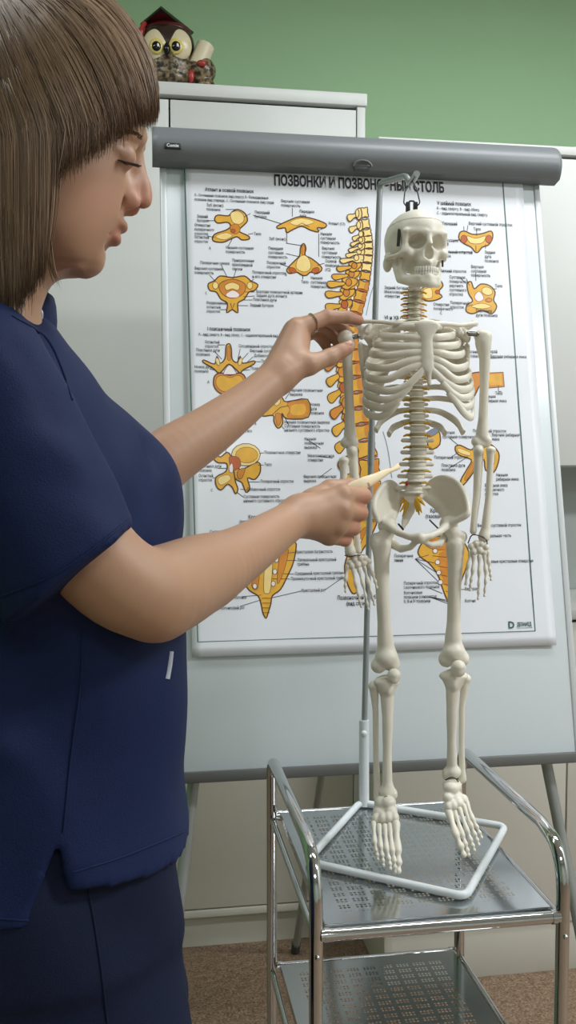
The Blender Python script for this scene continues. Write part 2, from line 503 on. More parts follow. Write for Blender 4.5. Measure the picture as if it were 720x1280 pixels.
F.append(tuple(range(ns))); F.append(tuple(reversed(range((len(us) - 1) * ns, len(us) * ns))))
cl = MB().add(V, F).build('clamp_bar', m_clamp, fl)
# finger notch in the lower edge of the clamp: a small raised lip
un, vn = b_uvn(452, 214, .03)
q = MB(); q.tube([bd(un + .017 * math.cos(a), vlo + .001 + .010 * math.sin(a), .0385 + .004 * math.sin(a)) for a in np.linspace(0, math.pi, 12)], .0022, 8)
q.build('finger_notch', m_tray, cl)
q = MB(); q.box((un - .015, vlo - .002, .0235), (un + .015, vlo + .006, .0365), .002, MBD); q.build('notch_shade_block', mat('notch_shade_grey', (84, 88, 90), .5), cl)  # solid block in darker grey paints the shade of the notch hollow
# maker plate
ul, vl = b_uvn(216, 182, .044)
def text_mesh(s, size, offs=0.0, res=2, align='LEFT', shear=0.0):
    c = bpy.data.curves.new('t', 'FONT'); c.body = s; c.size = size; c.resolution_u = res; c.align_x = align; c.offset = offs; c.shear = shear
    c.fill_mode = 'FRONT'
    return c
TEXTQ = []   # (curve, u, v, n, target width or None, bucket)
def text_flush():
    obs = []
    for c, *_ in TEXTQ:
        o = bpy.data.objects.new('t', c); COL.objects.link(o); obs.append(o)
    dg = bpy.context.evaluated_depsgraph_get(); dg.update()
    out = {}
    for o, (c, u, v, n, w, bucket) in zip(obs, TEXTQ):
        me = bpy.data.meshes.new_from_object(o.evaluated_get(dg))
        co = np.zeros(len(me.vertices) * 3); me.vertices.foreach_get('co', co); co = co.reshape(-1, 3)
        s = 1.0
        if w and len(co): s = -w if w < 0 else w / max(1e-6, co[:, 0].max())
        F = [tuple(p.vertices) for p in me.polygons]
        out.setdefault(bucket, MB()).add([bd(u + p[0] * s, v + p[1], n) for p in co], F)
        bpy.data.meshes.remove(me)
    for o in obs:
        c = o.data; bpy.data.objects.remove(o); bpy.data.curves.remove(c)
    TEXTQ.clear(); return out
np_ = .0452
MB().box((ul - .0145, vl - .0052, .030), (ul + .0145, vl + .0052, np_ - .0006), .0006, MBD).build('maker_plate', mat('black_plate', (22, 23, 24), .35), cl)
TEXTQ.append((text_mesh('Comix', .0085, .0002), ul - .011, vl - .003, np_ + .0002, .022, 'maker'))
# tray
q = MB(); q.box((BL - .012, BB - .016, -.022), (BR_ + .012, BB - .004, .014), .002, MBD)
q.box((BL - .012, BB - .019, .010), (BR_ + .012, BB - .001, .022), .002, MBD); q.build('tray', m_tray, fl)
def leg(pts, r, m, foot=True):
    r = r * .8
    g = MB().tube(pts, r, 12).build('leg', m, fl)
    if foot:
        p = np.array(pts[-1]); q = np.array(pts[-2]); d = nrm(q - p)
        MB().tube([p, p + d * .035], r * 1.25, 12).build('rubber_foot', mat('grey_rubber', (70, 71, 70), .7), g)
lt = np.tan(LEAN)
for ua, sg in ((b_uv(256, 965)[0], -1), (b_uv(681, 950)[0], 1)):
    top = bd(ua, BB + .10, -.034); bot = bd(ua + sg * .115, -1.275, -.034); bot[2] = .004
    leg([top, bot], .0125, m_alu)
leg([bd(.03, -.25, -.045), on_z(369, 1189, .004)], .0115, m_alu)
q = MB(); q.box((BL + .03, -.28, -.052), (BR_ - .03, -.22, -.019), .004, MBD); q.build('rear_brace', m_alu, fl)

# ================================================================== chrome trolley
m_chrome = mat('chrome_tube', (205, 207, 208), 0.07, metal=1.0, var=0.02)
ZS = 0.7038
CU0, CV0, CW, CD = 0.3481, 1.2241, 0.2845, 0.356
cx0, cx1, cy0, cy1 = CU0 - CW / 2, CU0 + CW / 2, CV0 - CD / 2, CV0 + CD / 2
def steel_perf(name):
    m = bpy.data.materials.new(name); m.use_nodes = True
    nt = m.node_tree; N = nt.nodes; L = nt.links; b = N['Principled BSDF']
    b.inputs['Metallic'].default_value = 1.0; b.inputs['Roughness'].default_value = 0.14
    b.inputs['Base Color'].default_value = (*lin((178, 183, 185)), 1)
    tc = N.new('ShaderNodeTexCoord'); sp = N.new('ShaderNodeSeparateXYZ'); L.new(tc.outputs['Object'], sp.inputs[0])
    def M(op, a, b_=None, c=None):
        n = N.new('ShaderNodeMath'); n.operation = op
        for i, v in enumerate((a, b_, c)):
            if v is None: continue
            if isinstance(v, (int, float)): n.inputs[i].default_value = v
            else: L.new(v, n.inputs[i])
        return n.outputs[0]
    X, Y = sp.outputs[0], sp.outputs[1]
    p = .0052
    # short dashes in pairs: two holes, a space; rows in pairs
    fx = M('FRACT', M('DIVIDE', M('ADD', X, 10), p)); fy = M('FRACT', M('DIVIDE', M('ADD', Y, 10), p))
    dx = M('SUBTRACT', fx, .5); dy = M('SUBTRACT', fy, .5)
    d = M('ADD', M('MULTIPLY', dx, dx), M('MULTIPLY', dy, dy))
    hole = M('LESS_THAN', d, .11)
    cx = M('LESS_THAN', M('FRACT', M('DIVIDE', M('ADD', X, 10), p * 5)), .8)
    cy = M('LESS_THAN', M('FRACT', M('DIVIDE', M('ADD', Y, 10), p * 3)), .667)
    ex = M('LESS_THAN', M('ABSOLUTE', X), CW / 2 - .028); ey = M('LESS_THAN', M('ABSOLUTE', Y), CD / 2 - .03)
    msk = M('MULTIPLY', M('MULTIPLY', hole, M('MULTIPLY', cx, cy)), M('MULTIPLY', ex, ey))
    tr = N.new('ShaderNodeBsdfTransparent'); mx = N.new('ShaderNodeMixShader')
    L.new(msk, mx.inputs[0]); L.new(b.outputs[0], mx.inputs[1]); L.new(tr.outputs[0], mx.inputs[2])
    L.new(mx.outputs[0], N['Material Output'].inputs[0])
    nz = N.new('ShaderNodeTexNoise'); nz.inputs['Scale'].default_value = 4
    L.new(tc.outputs['Object'], nz.inputs['Vector'])
    bp = N.new('ShaderNodeBump'); bp.inputs['Strength'].default_value = .06; bp.inputs['Distance'].default_value = .01
    L.new(nz.outputs[0], bp.inputs['Height']); L.new(bp.outputs[0], b.inputs['Normal'])
    return m
m_steel = steel_perf('perforated_steel')
m_lip = mat('brushed_steel', (180, 184, 186), 0.2, metal=1.0, var=0.03)
tr = thing('chrome_trolley', (CU0, CV0, 0), 'chrome tube trolley with two perforated steel shelves under the skeleton', 'trolley')
RT = .0082
ZL = ZS - .24
def shelf(z, nm):
    # flat sheet placed with its own origin so that the hole pattern is centred
    me = bpy.data.meshes.new(nm)
    hx, hy = CW / 2 - .004, CD / 2 - .004
    me.from_pydata([(-hx, -hy, 0), (hx, -hy, 0), (hx, hy, 0), (-hx, hy, 0)], [], [(0, 1, 2, 3)])
    me.materials.append(m_steel)
    o = bpy.data.objects.new(nm, me); COL.objects.link(o); o.location = (CU0, CV0, z); put(o, tr)
    q = MB()
    for (a, b_) in (((cx0 + .004, cy0 + .004, z - .012), (cx1 - .004, cy0 + .006, z - .0003)), ((cx0 + .004, cy1 - .006, z - .012), (cx1 - .004, cy1 - .004, z - .0003)), ((cx0 + .004, cy0 + .006, z - .012), (cx0 + .006, cy1 - .006, z - .0003)), ((cx1 - .006, cy0 + .006, z - .012), (cx1 - .004, cy1 - .006, z - .0003))):
        q.box(a, b_)
    q.build(nm + '_edge', m_lip, tr, smooth=False)
shelf(ZS, 'shelf'); shelf(ZL, 'lower_shelf')
ZR = 0.785
for sx in (cx0 - RT, cx1 + RT):
    zf = .03
    path = rounded([(sx, cy0 - .004, zf), (sx, cy0 - .004, ZR), (sx, cy1 + .004, ZR), (sx, cy1 + .004, zf)], .055, 10)
    # tighter bend at the back
    path = rounded([(sx, cy0 - .004, zf), (sx, cy0 - .004, ZR - .062)], .01) + spline([(sx, cy0 - .004, ZR - .062), (sx, cy0 + .001, ZR - .034), (sx, cy0 + .020, ZR - .010), (sx, cy0 + .060, ZR)], 5)[1:] + spline([(sx, cy1 - .02, ZR), (sx, cy1 - .004, ZR - .006), (sx, cy1 + .004, ZR - .024)], 5) + [(sx, cy1 + .004, zf)]
    rl = MB().tube(path, RT, 16).build('side_rail', m_chrome, tr)
    for yy in (cy0 - .004, cy1 + .004):
        w = MB(); w.tube([(sx - .008, yy, .022), (sx + .008, yy, .022)], .022, 16); w.build('castor', mat('black_castor', (30, 30, 30), .5), tr)
    for z in (ZS - .012, ZL - .012):
        MB().tube([(sx, cy0, z), (sx, cy1, z)], .0045, 10).build('side_bar', m_chrome, tr)
for z in (ZS - .008, ZL - .008):
    for yy, nm in ((cy0 - .0055, 'front_bar'), (cy1 + .0055, 'rear_bar')):
        br = MB().tube([(cx0 - RT * .4 + (CW + RT * .8) * k / 12, yy, z) for k in range(13)], .0072, 28).build(nm, m_chrome, tr)
        for sx in (cx0 + .004, cx1 - .004): MB().tube([(sx - .003, yy, z), (sx + .003, yy, z)], .0085, 14).build('bar_collar', m_chrome, br)
# screws at the rear posts
for sx, sg in ((cx0 - RT, -1), (cx1 + RT, 1)):
    for z in (ZS - .03, ZL + .0, ):
        MB().ball((sx - sg * .008, cy1 + .002, z), .0035).build('screw', m_chrome, tr)
        MB().ball((sx, cy0 - .0125, z), .0032).build('screw', m_chrome, tr)

# ================================================================== skeleton stand
m_stand = mat('white_powder_coat', (214, 219, 222), 0.35, var=0.03)
m_pole = mat('grey_steel_pole', (158, 163, 166), 0.32, metal=0.5, var=0.03)
TB = .0052
zb = ZS + TB + .0006
corners = [on_z(450, 1003, zb), on_z(383, 1077, zb), on_z(582, 1121, zb), on_z(632, 1033, zb)]
post = on_z(455, 1008, ZS + .001)
st = thing('skeleton_stand', tuple(on_z(500, 1060, ZS)), 'white tube stand with a flat four-sided base carrying the skeleton', 'stand')
base_pts = rounded(corners, .016, 6, closed=True)
MB().tube(base_pts, TB, 12, closed=True).build('base_frame', m_stand, st)
d_post = float((post - CO) @ CF)
sl_top = K(455, 900, d_post * 1.0)
MB().tube([post + np.array([0, 0, .001]), sl_top], .0079, 16).build('sleeve', m_stand, st)
kn = K(455, 917, d_post - .0085)
q = MB(); q.ball(kn, (.0048, .0035, .0048)); q.build('clamp_knob', m_stand, st)
d_p = d_post
pt = [K(455.5, 902, d_p), K(459, 760, d_p), K(464, 560, d_p), K(470, 360, d_p), K(474, 245, d_p), K(475, 229, d_p), K(508, 219.5, d_p - .075), K(512.5, 231, d_p - .09), K(521, 217, d_p - .125)]
top = rounded([pt[0], pt[1], pt[2], pt[3], pt[5], pt[6], pt[7], pt[8]], .012, 5)
MB().tube(top, .0047, 12).build('pole', m_pole, st)
MB().tube([K(463.5, 580, d_p), K(464.6, 540, d_p)], .0056, 12).build('pole_joint', m_pole, st)

# ================================================================== skeleton model
m_bone = mat('ivory_plastic', (228, 223, 208), 0.42, var=0.06, scale=40, bump=0.08, bscale=300, sss=0.05)
m_bone2 = mat('ivory_plastic_rib', (230, 225, 210), 0.4, var=0.05, scale=30, sss=0.05)
m_teeth = mat('white_teeth', (238, 236, 226), 0.3, var=0.03)
m_disc = mat('pale_disc', (176, 164, 128), 0.5)
m_nerve = mat('yellow_nerve', (222, 172, 40), 0.45)
m_artery = mat('red_artery', (190, 40, 34), 0.45)
m_wire = mat('dark_steel_wire', (62, 60, 58), 0.4, metal=0.6)
m_hw = mat('steel_fitting', (150, 148, 142), 0.25, metal=1.0)
DS = 1.27
def S(px, py, dd=0.0): return K(px, py, DS + dd)
PXM = DS / FPX                                   # metres per pixel at the skeleton
sk = thing('skeleton_model', tuple(S(520, 1075, -.02)), 'ivory plastic human skeleton model hanging from its stand on the trolley', 'skeleton')

class Bone:
    """records shapes, then meshes them in one implicit field"""
    def __init__(s, vox=.0012): s.ops = []; s.lo = np.full(3, 1e9); s.hi = np.full(3, -1e9); s.vox = vox
    def _g(s, p, r, op):
        if op == 'u':
            s.lo = np.minimum(s.lo, np.array(p) - r); s.hi = np.maximum(s.hi, np.array(p) + r)
    def cap(s, a, b, ra, rb=None, k=0.0, op='u'):
        R = max(ra, rb or ra); s._g(a, R, op); s._g(b, R, op); s.ops.append(('cap', (a, b, ra, rb, k, op))); return s
    def chain(s, pts, rad, k=0.0, op='u', ki=0.0):
        R = max(rad) if isinstance(rad, (list, tuple)) else rad
        for p in pts: s._g(p, R, op)
        s.ops.append(('chain', (pts, rad, k, op, ki))); return s
    def ell(s, c, r, R=None, k=0.0, op='u'):
        s._g(c, float(np.max(r)), op); s.ops.append(('ell', (c, r, R, k, op))); return s
    def box(s, c, h, R=None, rnd=0.0, k=0.0, op='u'):
        s._g(c, float(np.linalg.norm(h)), op); s.ops.append(('box', (c, h, R, rnd, k, op))); return s
    def fan(s, c, rim, rc, rr, n=24, k=.003):
        rim = spline(rim, max(2, n // (len(rim) - 1)))
        for p in rim: s.cap(c, p, rc, rr, k)
        s.chain(rim, rr * 1.25, k); return s
    def build_arrays(s, sm=1):
        F = Field(s.lo - s.vox * 3, s.hi + s.vox * 3, s.vox)
        for nm, a in s.ops: getattr(F, nm)(*a)
        V, Q = F.mesh()
        return (smooth_mesh(V, Q, sm) if sm else V), Q
    def build(s, name, m, parent, label=None, sm=1):
        V, Q = s.build_arrays(sm); return mk(name, V, Q, m, parent, label=label)

# ---- skull
th = math.radians(17)
XS = CR * math.cos(th) + CH * math.sin(th); YS = -CH * math.cos(th) + CR * math.sin(th); ZU = np.array([0, 0, 1.0])
RS = np.stack([XS, YS, ZU], 1); SO = S(520, 308, .004); us_ = .00099
def sk3(x, y, z): return SO + (XS * x + YS * y + ZU * z) * us_
def e3(B, x, y, z, rx, ry, rz, k=0., op='u', tilt=0.0):
    R = RS
    if tilt:
        c, s_ = math.cos(tilt), math.sin(tilt); R = np.stack([XS, YS * c + ZU * s_, ZU * c - YS * s_], 1)
    B.ell(sk3(x, y, z), np.array([rx, ry, rz]) * us_, R, k * us_, op)
B = Bone(.00105)
e3(B, 0, -10, 10, 37.5, 47, 38)
e3(B, 0, 10, 12, 34, 31, 33, 8)
e3(B, 0, 4, -24, 19, 20, 15, 5)
e3(B, 0, -22, -8, 31, 28, 24, 8)                       # occiput / base
e3(B, 0, 22, -14, 21, 20, 23, 6)                       # maxilla
e3(B, 0, 30, -28, 15, 14, 9, 6)                        # alveolar process
for sx in (-1, 1):
    B.cap(sk3(sx * 4, 38, 11), sk3(sx * 27, 30, 12), .0038, .0036, .004)          # brow
    B.cap(sk3(sx * 28, 29, 11), sk3(sx * 29, 26, -8), .0035, .0042, .004)         # lateral orbit
    e3(B, sx * 25, 27, -15, 9, 9, 7.5, 5)                                          # cheekbone
    B.chain([sk3(sx * 28, 25, -15), sk3(sx * 38, 10, -17), sk3(sx * 40, -2, -17), sk3(sx * 36, -14, -13)], [.0042, .003, .0029, .004], .003)
    e3(B, sx * 33, -20, -22, 6, 8, 11, 5)                                          # mastoid
B.cap(sk3(0, 37, 9), sk3(0, 45, -6), .0042, .0034, .004)                          # nasal bones
B.cap(sk3(0, 41, -27), sk3(0, 43, -30), .003, .003, .004)
for sx in (-1, 1):
    e3(B, sx * 15.4, 40, -1.5, 11.2, 18, 9.8, 2.5, 's')
    e3(B, sx * 13, 28, -1.5, 6, 12, 6, 3, 's')
    e3(B, sx * 39, 15, 2, 7, 16, 15, 6, 's')                                       # temple
    e3(B, sx * 24, 22, -32, 8, 14, 9, 4, 's')
B.cap(sk3(0, 46, -9), sk3(0, 46, -9), .0030, None, .001, 's')
e3(B, 0, 44, -17, 6.2, 13, 8.5, 2, 's')
B.cap(sk3(-3.2, 44, -21), sk3(3.2, 44, -21), .0034, None, .001, 's')
skull = B.build('skull', m_bone, sk)
# saw cut around the skullcap: thin inset band standing a hair proud
pts = []
for a in np.linspace(0, 2 * math.pi, 72, endpoint=False):
    pts.append(sk3(36.2 * math.sin(a) * 1.0, -7 + (41 if math.cos(a) > 0 else 47) * math.cos(a) * .985, 27 + 2.5 * math.cos(a)))
# project the band to the skull surface along the ray from the skull centre
from mathutils.bvhtree import BVHTree
bv = BVHTree.FromPolygons([v.co.copy() for v in skull.data.vertices], [tuple(p.vertices) for p in skull.data.polygons])
pp = []
for p in pts:
    c = sk3(0, -6, 27); d = nrm(p - c); hit = bv.ray_cast(Vector(c + d * .08), Vector(-d))
    pp.append(np.array(hit[0]) if hit[0] is not None else p)
MB().tube(pp, .00035, 6, closed=True).build('skullcap_seam', mat('seam_line', (168, 160, 140), .6), skull)
# back of the nose and orbit bottoms: darker bone would be paint, so only real hollows are used
q = MB(); q.tube([sk3(-33, 19, 16), sk3(-35, 20, -6)], .0021, 10); q.ball(sk3(-31.2, 17, 17), .0022); q.build('jaw_spring', m_wire, skull)
q = MB(); q.tube([sk3(33, 14, -19), sk3(33, 14, -28)], .0014, 8); q.build('jaw_spring', m_wire, skull)
def teeth(z, y0, n, h, w):
    q = MB()
    for i in range(n):
        a = (i + .5) / n * 2 - 1
        ang = a * 1.15
        c = sk3(w * math.sin(ang) * 1.05, y0 - 17 * (1 - math.cos(ang)), z)
        tdir = nrm(XS * math.cos(ang) - YS * math.sin(ang)); odir = np.cross(tdir, ZU) * -1
        R = Matrix((( *[tdir[0], -odir[0], 0], c[0]), (tdir[1], -odir[1], 0, c[1]), (tdir[2], -odir[2], 1, c[2]), (0, 0, 0, 1)))
        q.box((-.0015, -.0017, -h * us_ / 2), (.0015, .0017, h * us_ / 2), .0006, R)
    return q
o = teeth(-37.6, 43.5, 12, 6.5, 17).build('upper_teeth', m_teeth, skull); o['kind'] = 'stuff'
# ---- mandible
B = Bone(.00105)
for sx in (-1, 1):
    B.chain([sk3(sx * 31, 0, -20), sk3(sx * 30, 3, -34), sk3(sx * 27, 8, -47), sk3(sx * 18, 27, -53.5), sk3(sx * 7, 38, -55), sk3(0, 40, -54)], [.0035, .0042, .005, .0055, .0058, .0058], .005)
    B.chain([sk3(sx * 28, 14, -22), sk3(sx * 28, 11, -34), sk3(sx * 24, 16, -46)], [.002, .0038, .0046], .005)
    B.chain([sk3(sx * 21, 22, -47), sk3(sx * 12, 36, -47.5), sk3(0, 41, -47.5)], [.004, .0042, .0042], .005)
B.ell(sk3(0, 42, -57), (.008, .004, .004), RS, .004)
jaw = B.build('jawbone', m_bone, sk)
o = teeth(-43.2, 42.6, 12, 5.2, 16.4).build('lower_teeth', m_teeth, jaw); o['kind'] = 'stuff'
# ---- hanger in the skullcap
hk = K(515, 230, d_p - .105)
q = MB()
q.tube(rounded([hk + np.array([0, 0, .004]), K(506, 240, DS + .002), K(504.5, 254, DS - .004), K(509, 258.5, DS - .004)], .003, 4), .0009, 8)
q.build('hanging_wire', m_wire, sk); q = MB()
q.tube(rounded([hk + np.array([0, 0, .004]), K(521, 236, DS + .002), K(525, 254, DS - .004), K(520, 258.5, DS - .004)], .003, 4), .0009, 8)
q.build('hanging_wire', m_wire, sk)
q = MB()
tp = S(515, 258, 0)
for dx in (-.0055, .0045):
    c = tp + CR * dx; q.box(c - .0026 + np.array([0, 0, -.0045]), c + .0026 + np.array([0, 0, .003]), .0006)
q.tube(rounded([tp + CR * -.005, tp + CR * -.004 + ZU * .007, tp + CR * .003 + ZU * .007, tp + CR * .003], .002, 3), .0011, 8)
q.build('hanger_bracket', mat('black_bracket', (34, 34, 36), .45), sk)

# ---- spine
def vert_mesh(kind):
    B = Bone(.03)
    ex, ey, ez = np.eye(3)
    z0 = .30
    B.cap((0, 0, -z0), (0, 0, -z0), .34); B.ops.clear()
    def body(F):
        pass
    B.ell((0, 0, -.27), (.55, .44, .11), None, .05); B.ell((0, 0, .27), (.55, .44, .11), None, .05); B.ell((0, 0, 0), (.47, .37, .36), None, .1)
    B.lo = np.array([-1.2, -.6, -.8]); B.hi = np.array([1.2, 1.5, .6])
    for s_ in (-1, 1):
        if kind == 'l':
            B.cap((s_ * .3, .34, .05), (s_ * .88, .42, .06), .15, .15, .08)
        else:
            B.cap((s_ * .28, .34, .05), (s_ * .72, .62, .12), .13, .12, .08)
        B.cap((s_ * .25, .3, .05), (s_ * .3, .6, .0), .14, .12, .1)
        B.cap((s_ * .3, .6, .22), (s_ * .3, .62, -.3), .1, .09, .08)
    B.cap((-.3, .6, 0), (0, .75, 0), .1, .1, .1); B.cap((.3, .6, 0), (0, .75, 0), .1, .1, .1)
    B.cap((0, .75, -.02), (0, 1.25, -.25 if kind == 'l' else -.6), .1, .09, .1)
    V, Q = B.build_arrays(1)
    me = mk('vertebra', V, Q, m_bone)
    d = me.data; bpy.data.objects.remove(me); return d
VL, VT = vert_mesh('l'), vert_mesh('t')
VBS = [(518, 354 + 7.3 * i, .012 + .002 * i, 15.5 + .3 * i, 7.0, 't') for i in range(7)]
VBS += [(518.5 + .35 * i, 407 + 10.0 * i, .024 + .012 * math.sin(math.pi * (i + 1) / 9), 16 + .35 * i, 9.6, 't') for i in range(7)]
VBS += [(520.5, 478.5, .03, 18.2, 13.6, 't'), (521, 492.5, .026, 18.6, 13.8, 't'), (521.5, 507, .022, 19, 14, 't'), (522, 521.5, .018, 19.5, 14.2, 't'), (522.5, 536.5, .014, 20, 14.4, 't')]
VBS += [(523, 551.5, .010, 20.5, 14.6, 'l'), (523, 566.5, .007, 21.2, 14.8, 'l'), (522, 581.5, .006, 21.8, 14.8, 'l'), (520, 596.5, .008, 22.2, 14.6, 'l'), (517.5, 611, .014, 22.4, 14.2, 'l')]
# facing basis: x right, y away (back), z up
MF = Matrix((tuple(np.append([CR[0], CH[0], 0], 0)), tuple(np.append([CR[1], CH[1], 0], 0)), (0, 0, 1, 0), (0, 0, 0, 1)))
for i, (x, y, dd, w, h, kd) in enumerate(VBS):
    o = bpy.data.objects.new('vertebra', VL if kd == 'l' else VT); COL.objects.link(o)
    p = S(x, y, dd); wm = w * PXM; hm = h * PXM
    put(o, sk)
    o.matrix_basis = Matrix.Translation(Vector(p)) @ MF @ Matrix.Diagonal((wm, wm * (1.0 if i > 6 else .85), hm * 1.22, 1))
    if i < len(VBS) - 1 and i > 0:
        x2, y2, d2, w2, h2, _ = VBS[i + 1]
        a = S((x + x2) / 2, (y + y2) / 2, (dd + d2) / 2)
        q = MB(); q.tube([a - ZU * .0022, a + ZU * .0022], wm * .39, 18); q.build('disc', m_disc, sk)
        for s_ in (-1, 1):
            q = MB()
            L_ = (8.5 if i < 7 else 5.5 if i < 14 else 8) * PXM
            b0 = a + CR * s_ * wm * .36 + CH * wm * .34
            q.tube([b0, b0 + CR * s_ * (wm * .12 + L_ * .5) + ZU * .0005, b0 + CR * s_ * (wm * .14 + L_) - ZU * .0014], [.0021, .0017, .0011], 8)
            q.build('nerve_root', m_nerve, sk)
        if 2 < i < 7:
            for s_ in (-1, 1):
                b0 = a + CR * s_ * wm * .46 + CH * wm * .2
                MB().ball(b0, (.0022, .002, .0024), 8, 6).build('artery', m_artery, sk)
q = MB(); a = S(508.5, 604.5, .004); q.ball(a, (.002, .002, .0035)); q.build('artery', m_artery, sk)

# ---- ribs
YV = [402, 411, 421, 431, 441, 451, 461, 472, 485, 499, 513, 527]
EXL = [489, 475, 467, 463, 458, 457, 456, 455, 454, 455]
EXR = [556, 569, 575, 580, 585, 588, 590, 591.5, 592, 591]
YLA = [408, 418.5, 430, 442, 456, 469, 480, 490, 501.5, 512]
YST = [408, 422, 432.5, 439.5, 448, 455.5]
def rib(pts, r0=.0055):
    P = spline([S(*p) for p in pts], 7); n = len(P)
    R = []
    for i in range(n):
        t = i / (n - 1); R.append((.0023 if t < .6 else .0030, r0 * (.72 + .28 * min(1, t * 1.8))))
    V, F = tube(P, R, 10, up=(0, 0, 1)); m = MB(); m.add(V, F); return m
for sg in (-1, 1):
    for i in range(12):
        yv = YV[i]; cx = 521
        if i < 10:
            ex = (EXL if sg < 0 else EXR)[i]; yl = YLA[i]
            W = abs(ex - cx)
            P = [(cx + sg * 6, yv, .040), (cx + sg * W * .42, yv - 1, .056), (cx + sg * W * .84, yv + (yl - yv) * .35, .040), (ex - sg * .5, yv + (yl - yv) * .8, .008)]
            if i < 6:
                xs = 533.5 + sg * (9 if i == 0 else 6.5); ys = YST[i]
                dip = [0, 1.5, 2, 2.5, 5, 7][i]
                P += [(ex - sg * W * .07, yl + dip * .5, -.020), (ex + (xs - ex) * .40, yl + dip + (ys - yl) * .15, -.041), (ex + (xs - ex) * .74, ys + dip * .4 + (yl - ys) * .25, -.049), (xs, ys, -.050)]
            elif sg < 0:
                P += {6: [(461, 484, -.018), (485, 489, -.04), (508, 482, -.049), (522, 470, -.051), (530, 462, -.051)],
                      7: [(460, 494.5, -.018), (482, 500, -.038), (500, 494, -.046), (513, 481, -.049)],
                      8: [(459, 505.5, -.017), (478, 510, -.035), (493, 503, -.043), (503, 492, -.046)],
                      9: [(459, 517, -.014), (474, 521, -.030), (487, 514.5, -.038), (497, 502, -.042)]}[i]
            else:
                P += {6: [(587, 485, -.018), (572, 486, -.038), (555, 476, -.047), (545, 467, -.05), (538, 461, -.051)],
                      7: [(588, 495, -.018), (576, 497, -.036), (564, 490, -.044), (553, 478, -.048)],
                      8: [(589, 506.5, -.017), (580, 509, -.032), (571, 503, -.04), (561, 490, -.045)],
                      9: [(591, 518, -.01), (588, 522, -.022), (580, 516, -.034), (570, 502, -.041)]}[i]
            rib(P, .0044 if i == 0 else .0050 if i > 1 else .0049).build('rib', m_bone2, sk)
        else:
            tip = {(10, -1): (470, 538), (11, -1): (486, 543), (10, 1): (579, 541), (11, 1): (556, 542)}[(i, sg)]
            P = [(cx + sg * 7, yv - 1, .034), (cx + (tip[0] - cx) * .5, yv + 2, .05), (cx + (tip[0] - cx) * .85, yv + (tip[1] - yv) * .5, .036), (tip[0], tip[1], .022)]
            rib(P, .0050).build('rib', m_bone2, sk)
# ---- breastbone
B = Bone(.001)
RB = np.stack([CR, CH, ZU], 1)
def fl_ell(B, px, py, dd, w, h, t, k=.004): B.ell(S(px, py, dd), (w * PXM / 2, t, h * PXM / 2), RB, k)
for y, w, h in ((405, 28, 10), (409, 30, 15), (416, 20, 16), (425, 14, 18), (437, 15, 20), (449, 16.5, 20), (460, 16, 16)): fl_ell(B, 533 + (y - 405) * .03, y, -.051, w, h, .0042)
B.cap(S(535.5, 464, -.05), S(536.5, 480, -.05), .0042, .0026, .003)
B.build('breastbone', m_bone, sk)
# ---- collar bones
for pts in ([(520, 405, -.047), (500, 405, -.038), (475, 402.5, -.022), (455, 402, -.008), (443, 404.5, 0)], [(545, 405, -.047), (560, 405, -.038), (575, 406.5, -.022), (588, 405, -.006), (594, 404.5, 0)]):
    B = Bone(.0009); P = spline([S(*p) for p in pts], 5)
    n = len(P); B.chain(P, [.0042 - .0016 * math.sin(math.pi * i / (n - 1)) for i in range(n)], .002); B.build('collarbone', m_bone, sk)
# ---- shoulder blades
for sg, P in ((-1, dict(gl=(452, 417, .004), rim=[(452, 416, .008), (470, 408, .04), (497, 412, .06), (489, 450, .062), (464, 505, .05), (455, 470, .03), (450, 430, .012)], c=(470, 440, .045), ac=[(446, 404, .002), (449, 409, .02), (470, 416, .05), (494, 420, .062)], co=[(455, 414, .004), (462, 408, -.004), (459, 416, -.014)])),
             (1, dict(gl=(584, 421, .004), rim=[(584, 419, .008), (570, 410, .04), (548, 412, .06), (553, 450, .062), (578, 495, .05), (583, 465, .03), (584, 432, .012)], c=(572, 440, .045), ac=[(592, 404, .002), (588, 408, .02), (572, 416, .05), (552, 420, .062)], co=[(582, 416, .004), (574, 411, -.006), (577, 417, -.014)]))):
    B = Bone(.0012)
    B.fan(S(*P['c']), [S(*p) for p in P['rim']], .0026, .0024, 84, .003)
    B.ell(S(*P['gl']), (.005, .006, .0085), RB, .004)
    B.chain([S(*p) for p in P['ac']], [.0042, .0036, .003, .0022], .003)
    B.chain([S(*p) for p in P['co']], [.0044, .004, .0034], .003)
    B.build('shoulder_blade', m_bone, sk)
# ---- arm bones
def longbone(name, pts, rad, knobs=(), vox=.0012, k=.004, label=None):
    B = Bone(vox); P = [S(*p) for p in pts]
    B.chain(P, [r * PXM for r in rad], k)
    for (x, y, dd, rx, ry, rz) in knobs: B.ell(S(x, y, dd), (rx * PXM, ry * PXM, rz * PXM), RB, k)
    return B.build(name, m_bone, sk, label)
longbone('humerus', [(434, 428, -.005), (434, 450, -.004), (436, 490, 0), (437, 520, .002), (438, 548, .003)], [9.5, 6.3, 5.8, 6, 8],
         [(431.5, 421.5, -.012, 10, 9, 9), (438, 421, 0, 6, 8, 6), (431, 553, .003, 6, 6.5, 5.5), (442, 554, .003, 6.5, 7, 6), (437, 557, .003, 8, 6, 4)])
longbone('humerus', [(604, 428, -.004), (606, 450, -.003), (605, 490, 0), (604, 520, .002), (602.5, 545, .004)], [10, 6.8, 5.6, 5.8, 8],
         [(607, 421, -.004, 8, 9, 8), (600, 419, -.002, 8, 8, 7), (595, 552, .004, 6, 7, 6), (608.5, 551, .004, 6.5, 7, 6), (602, 556, .004, 9, 6, 4)])
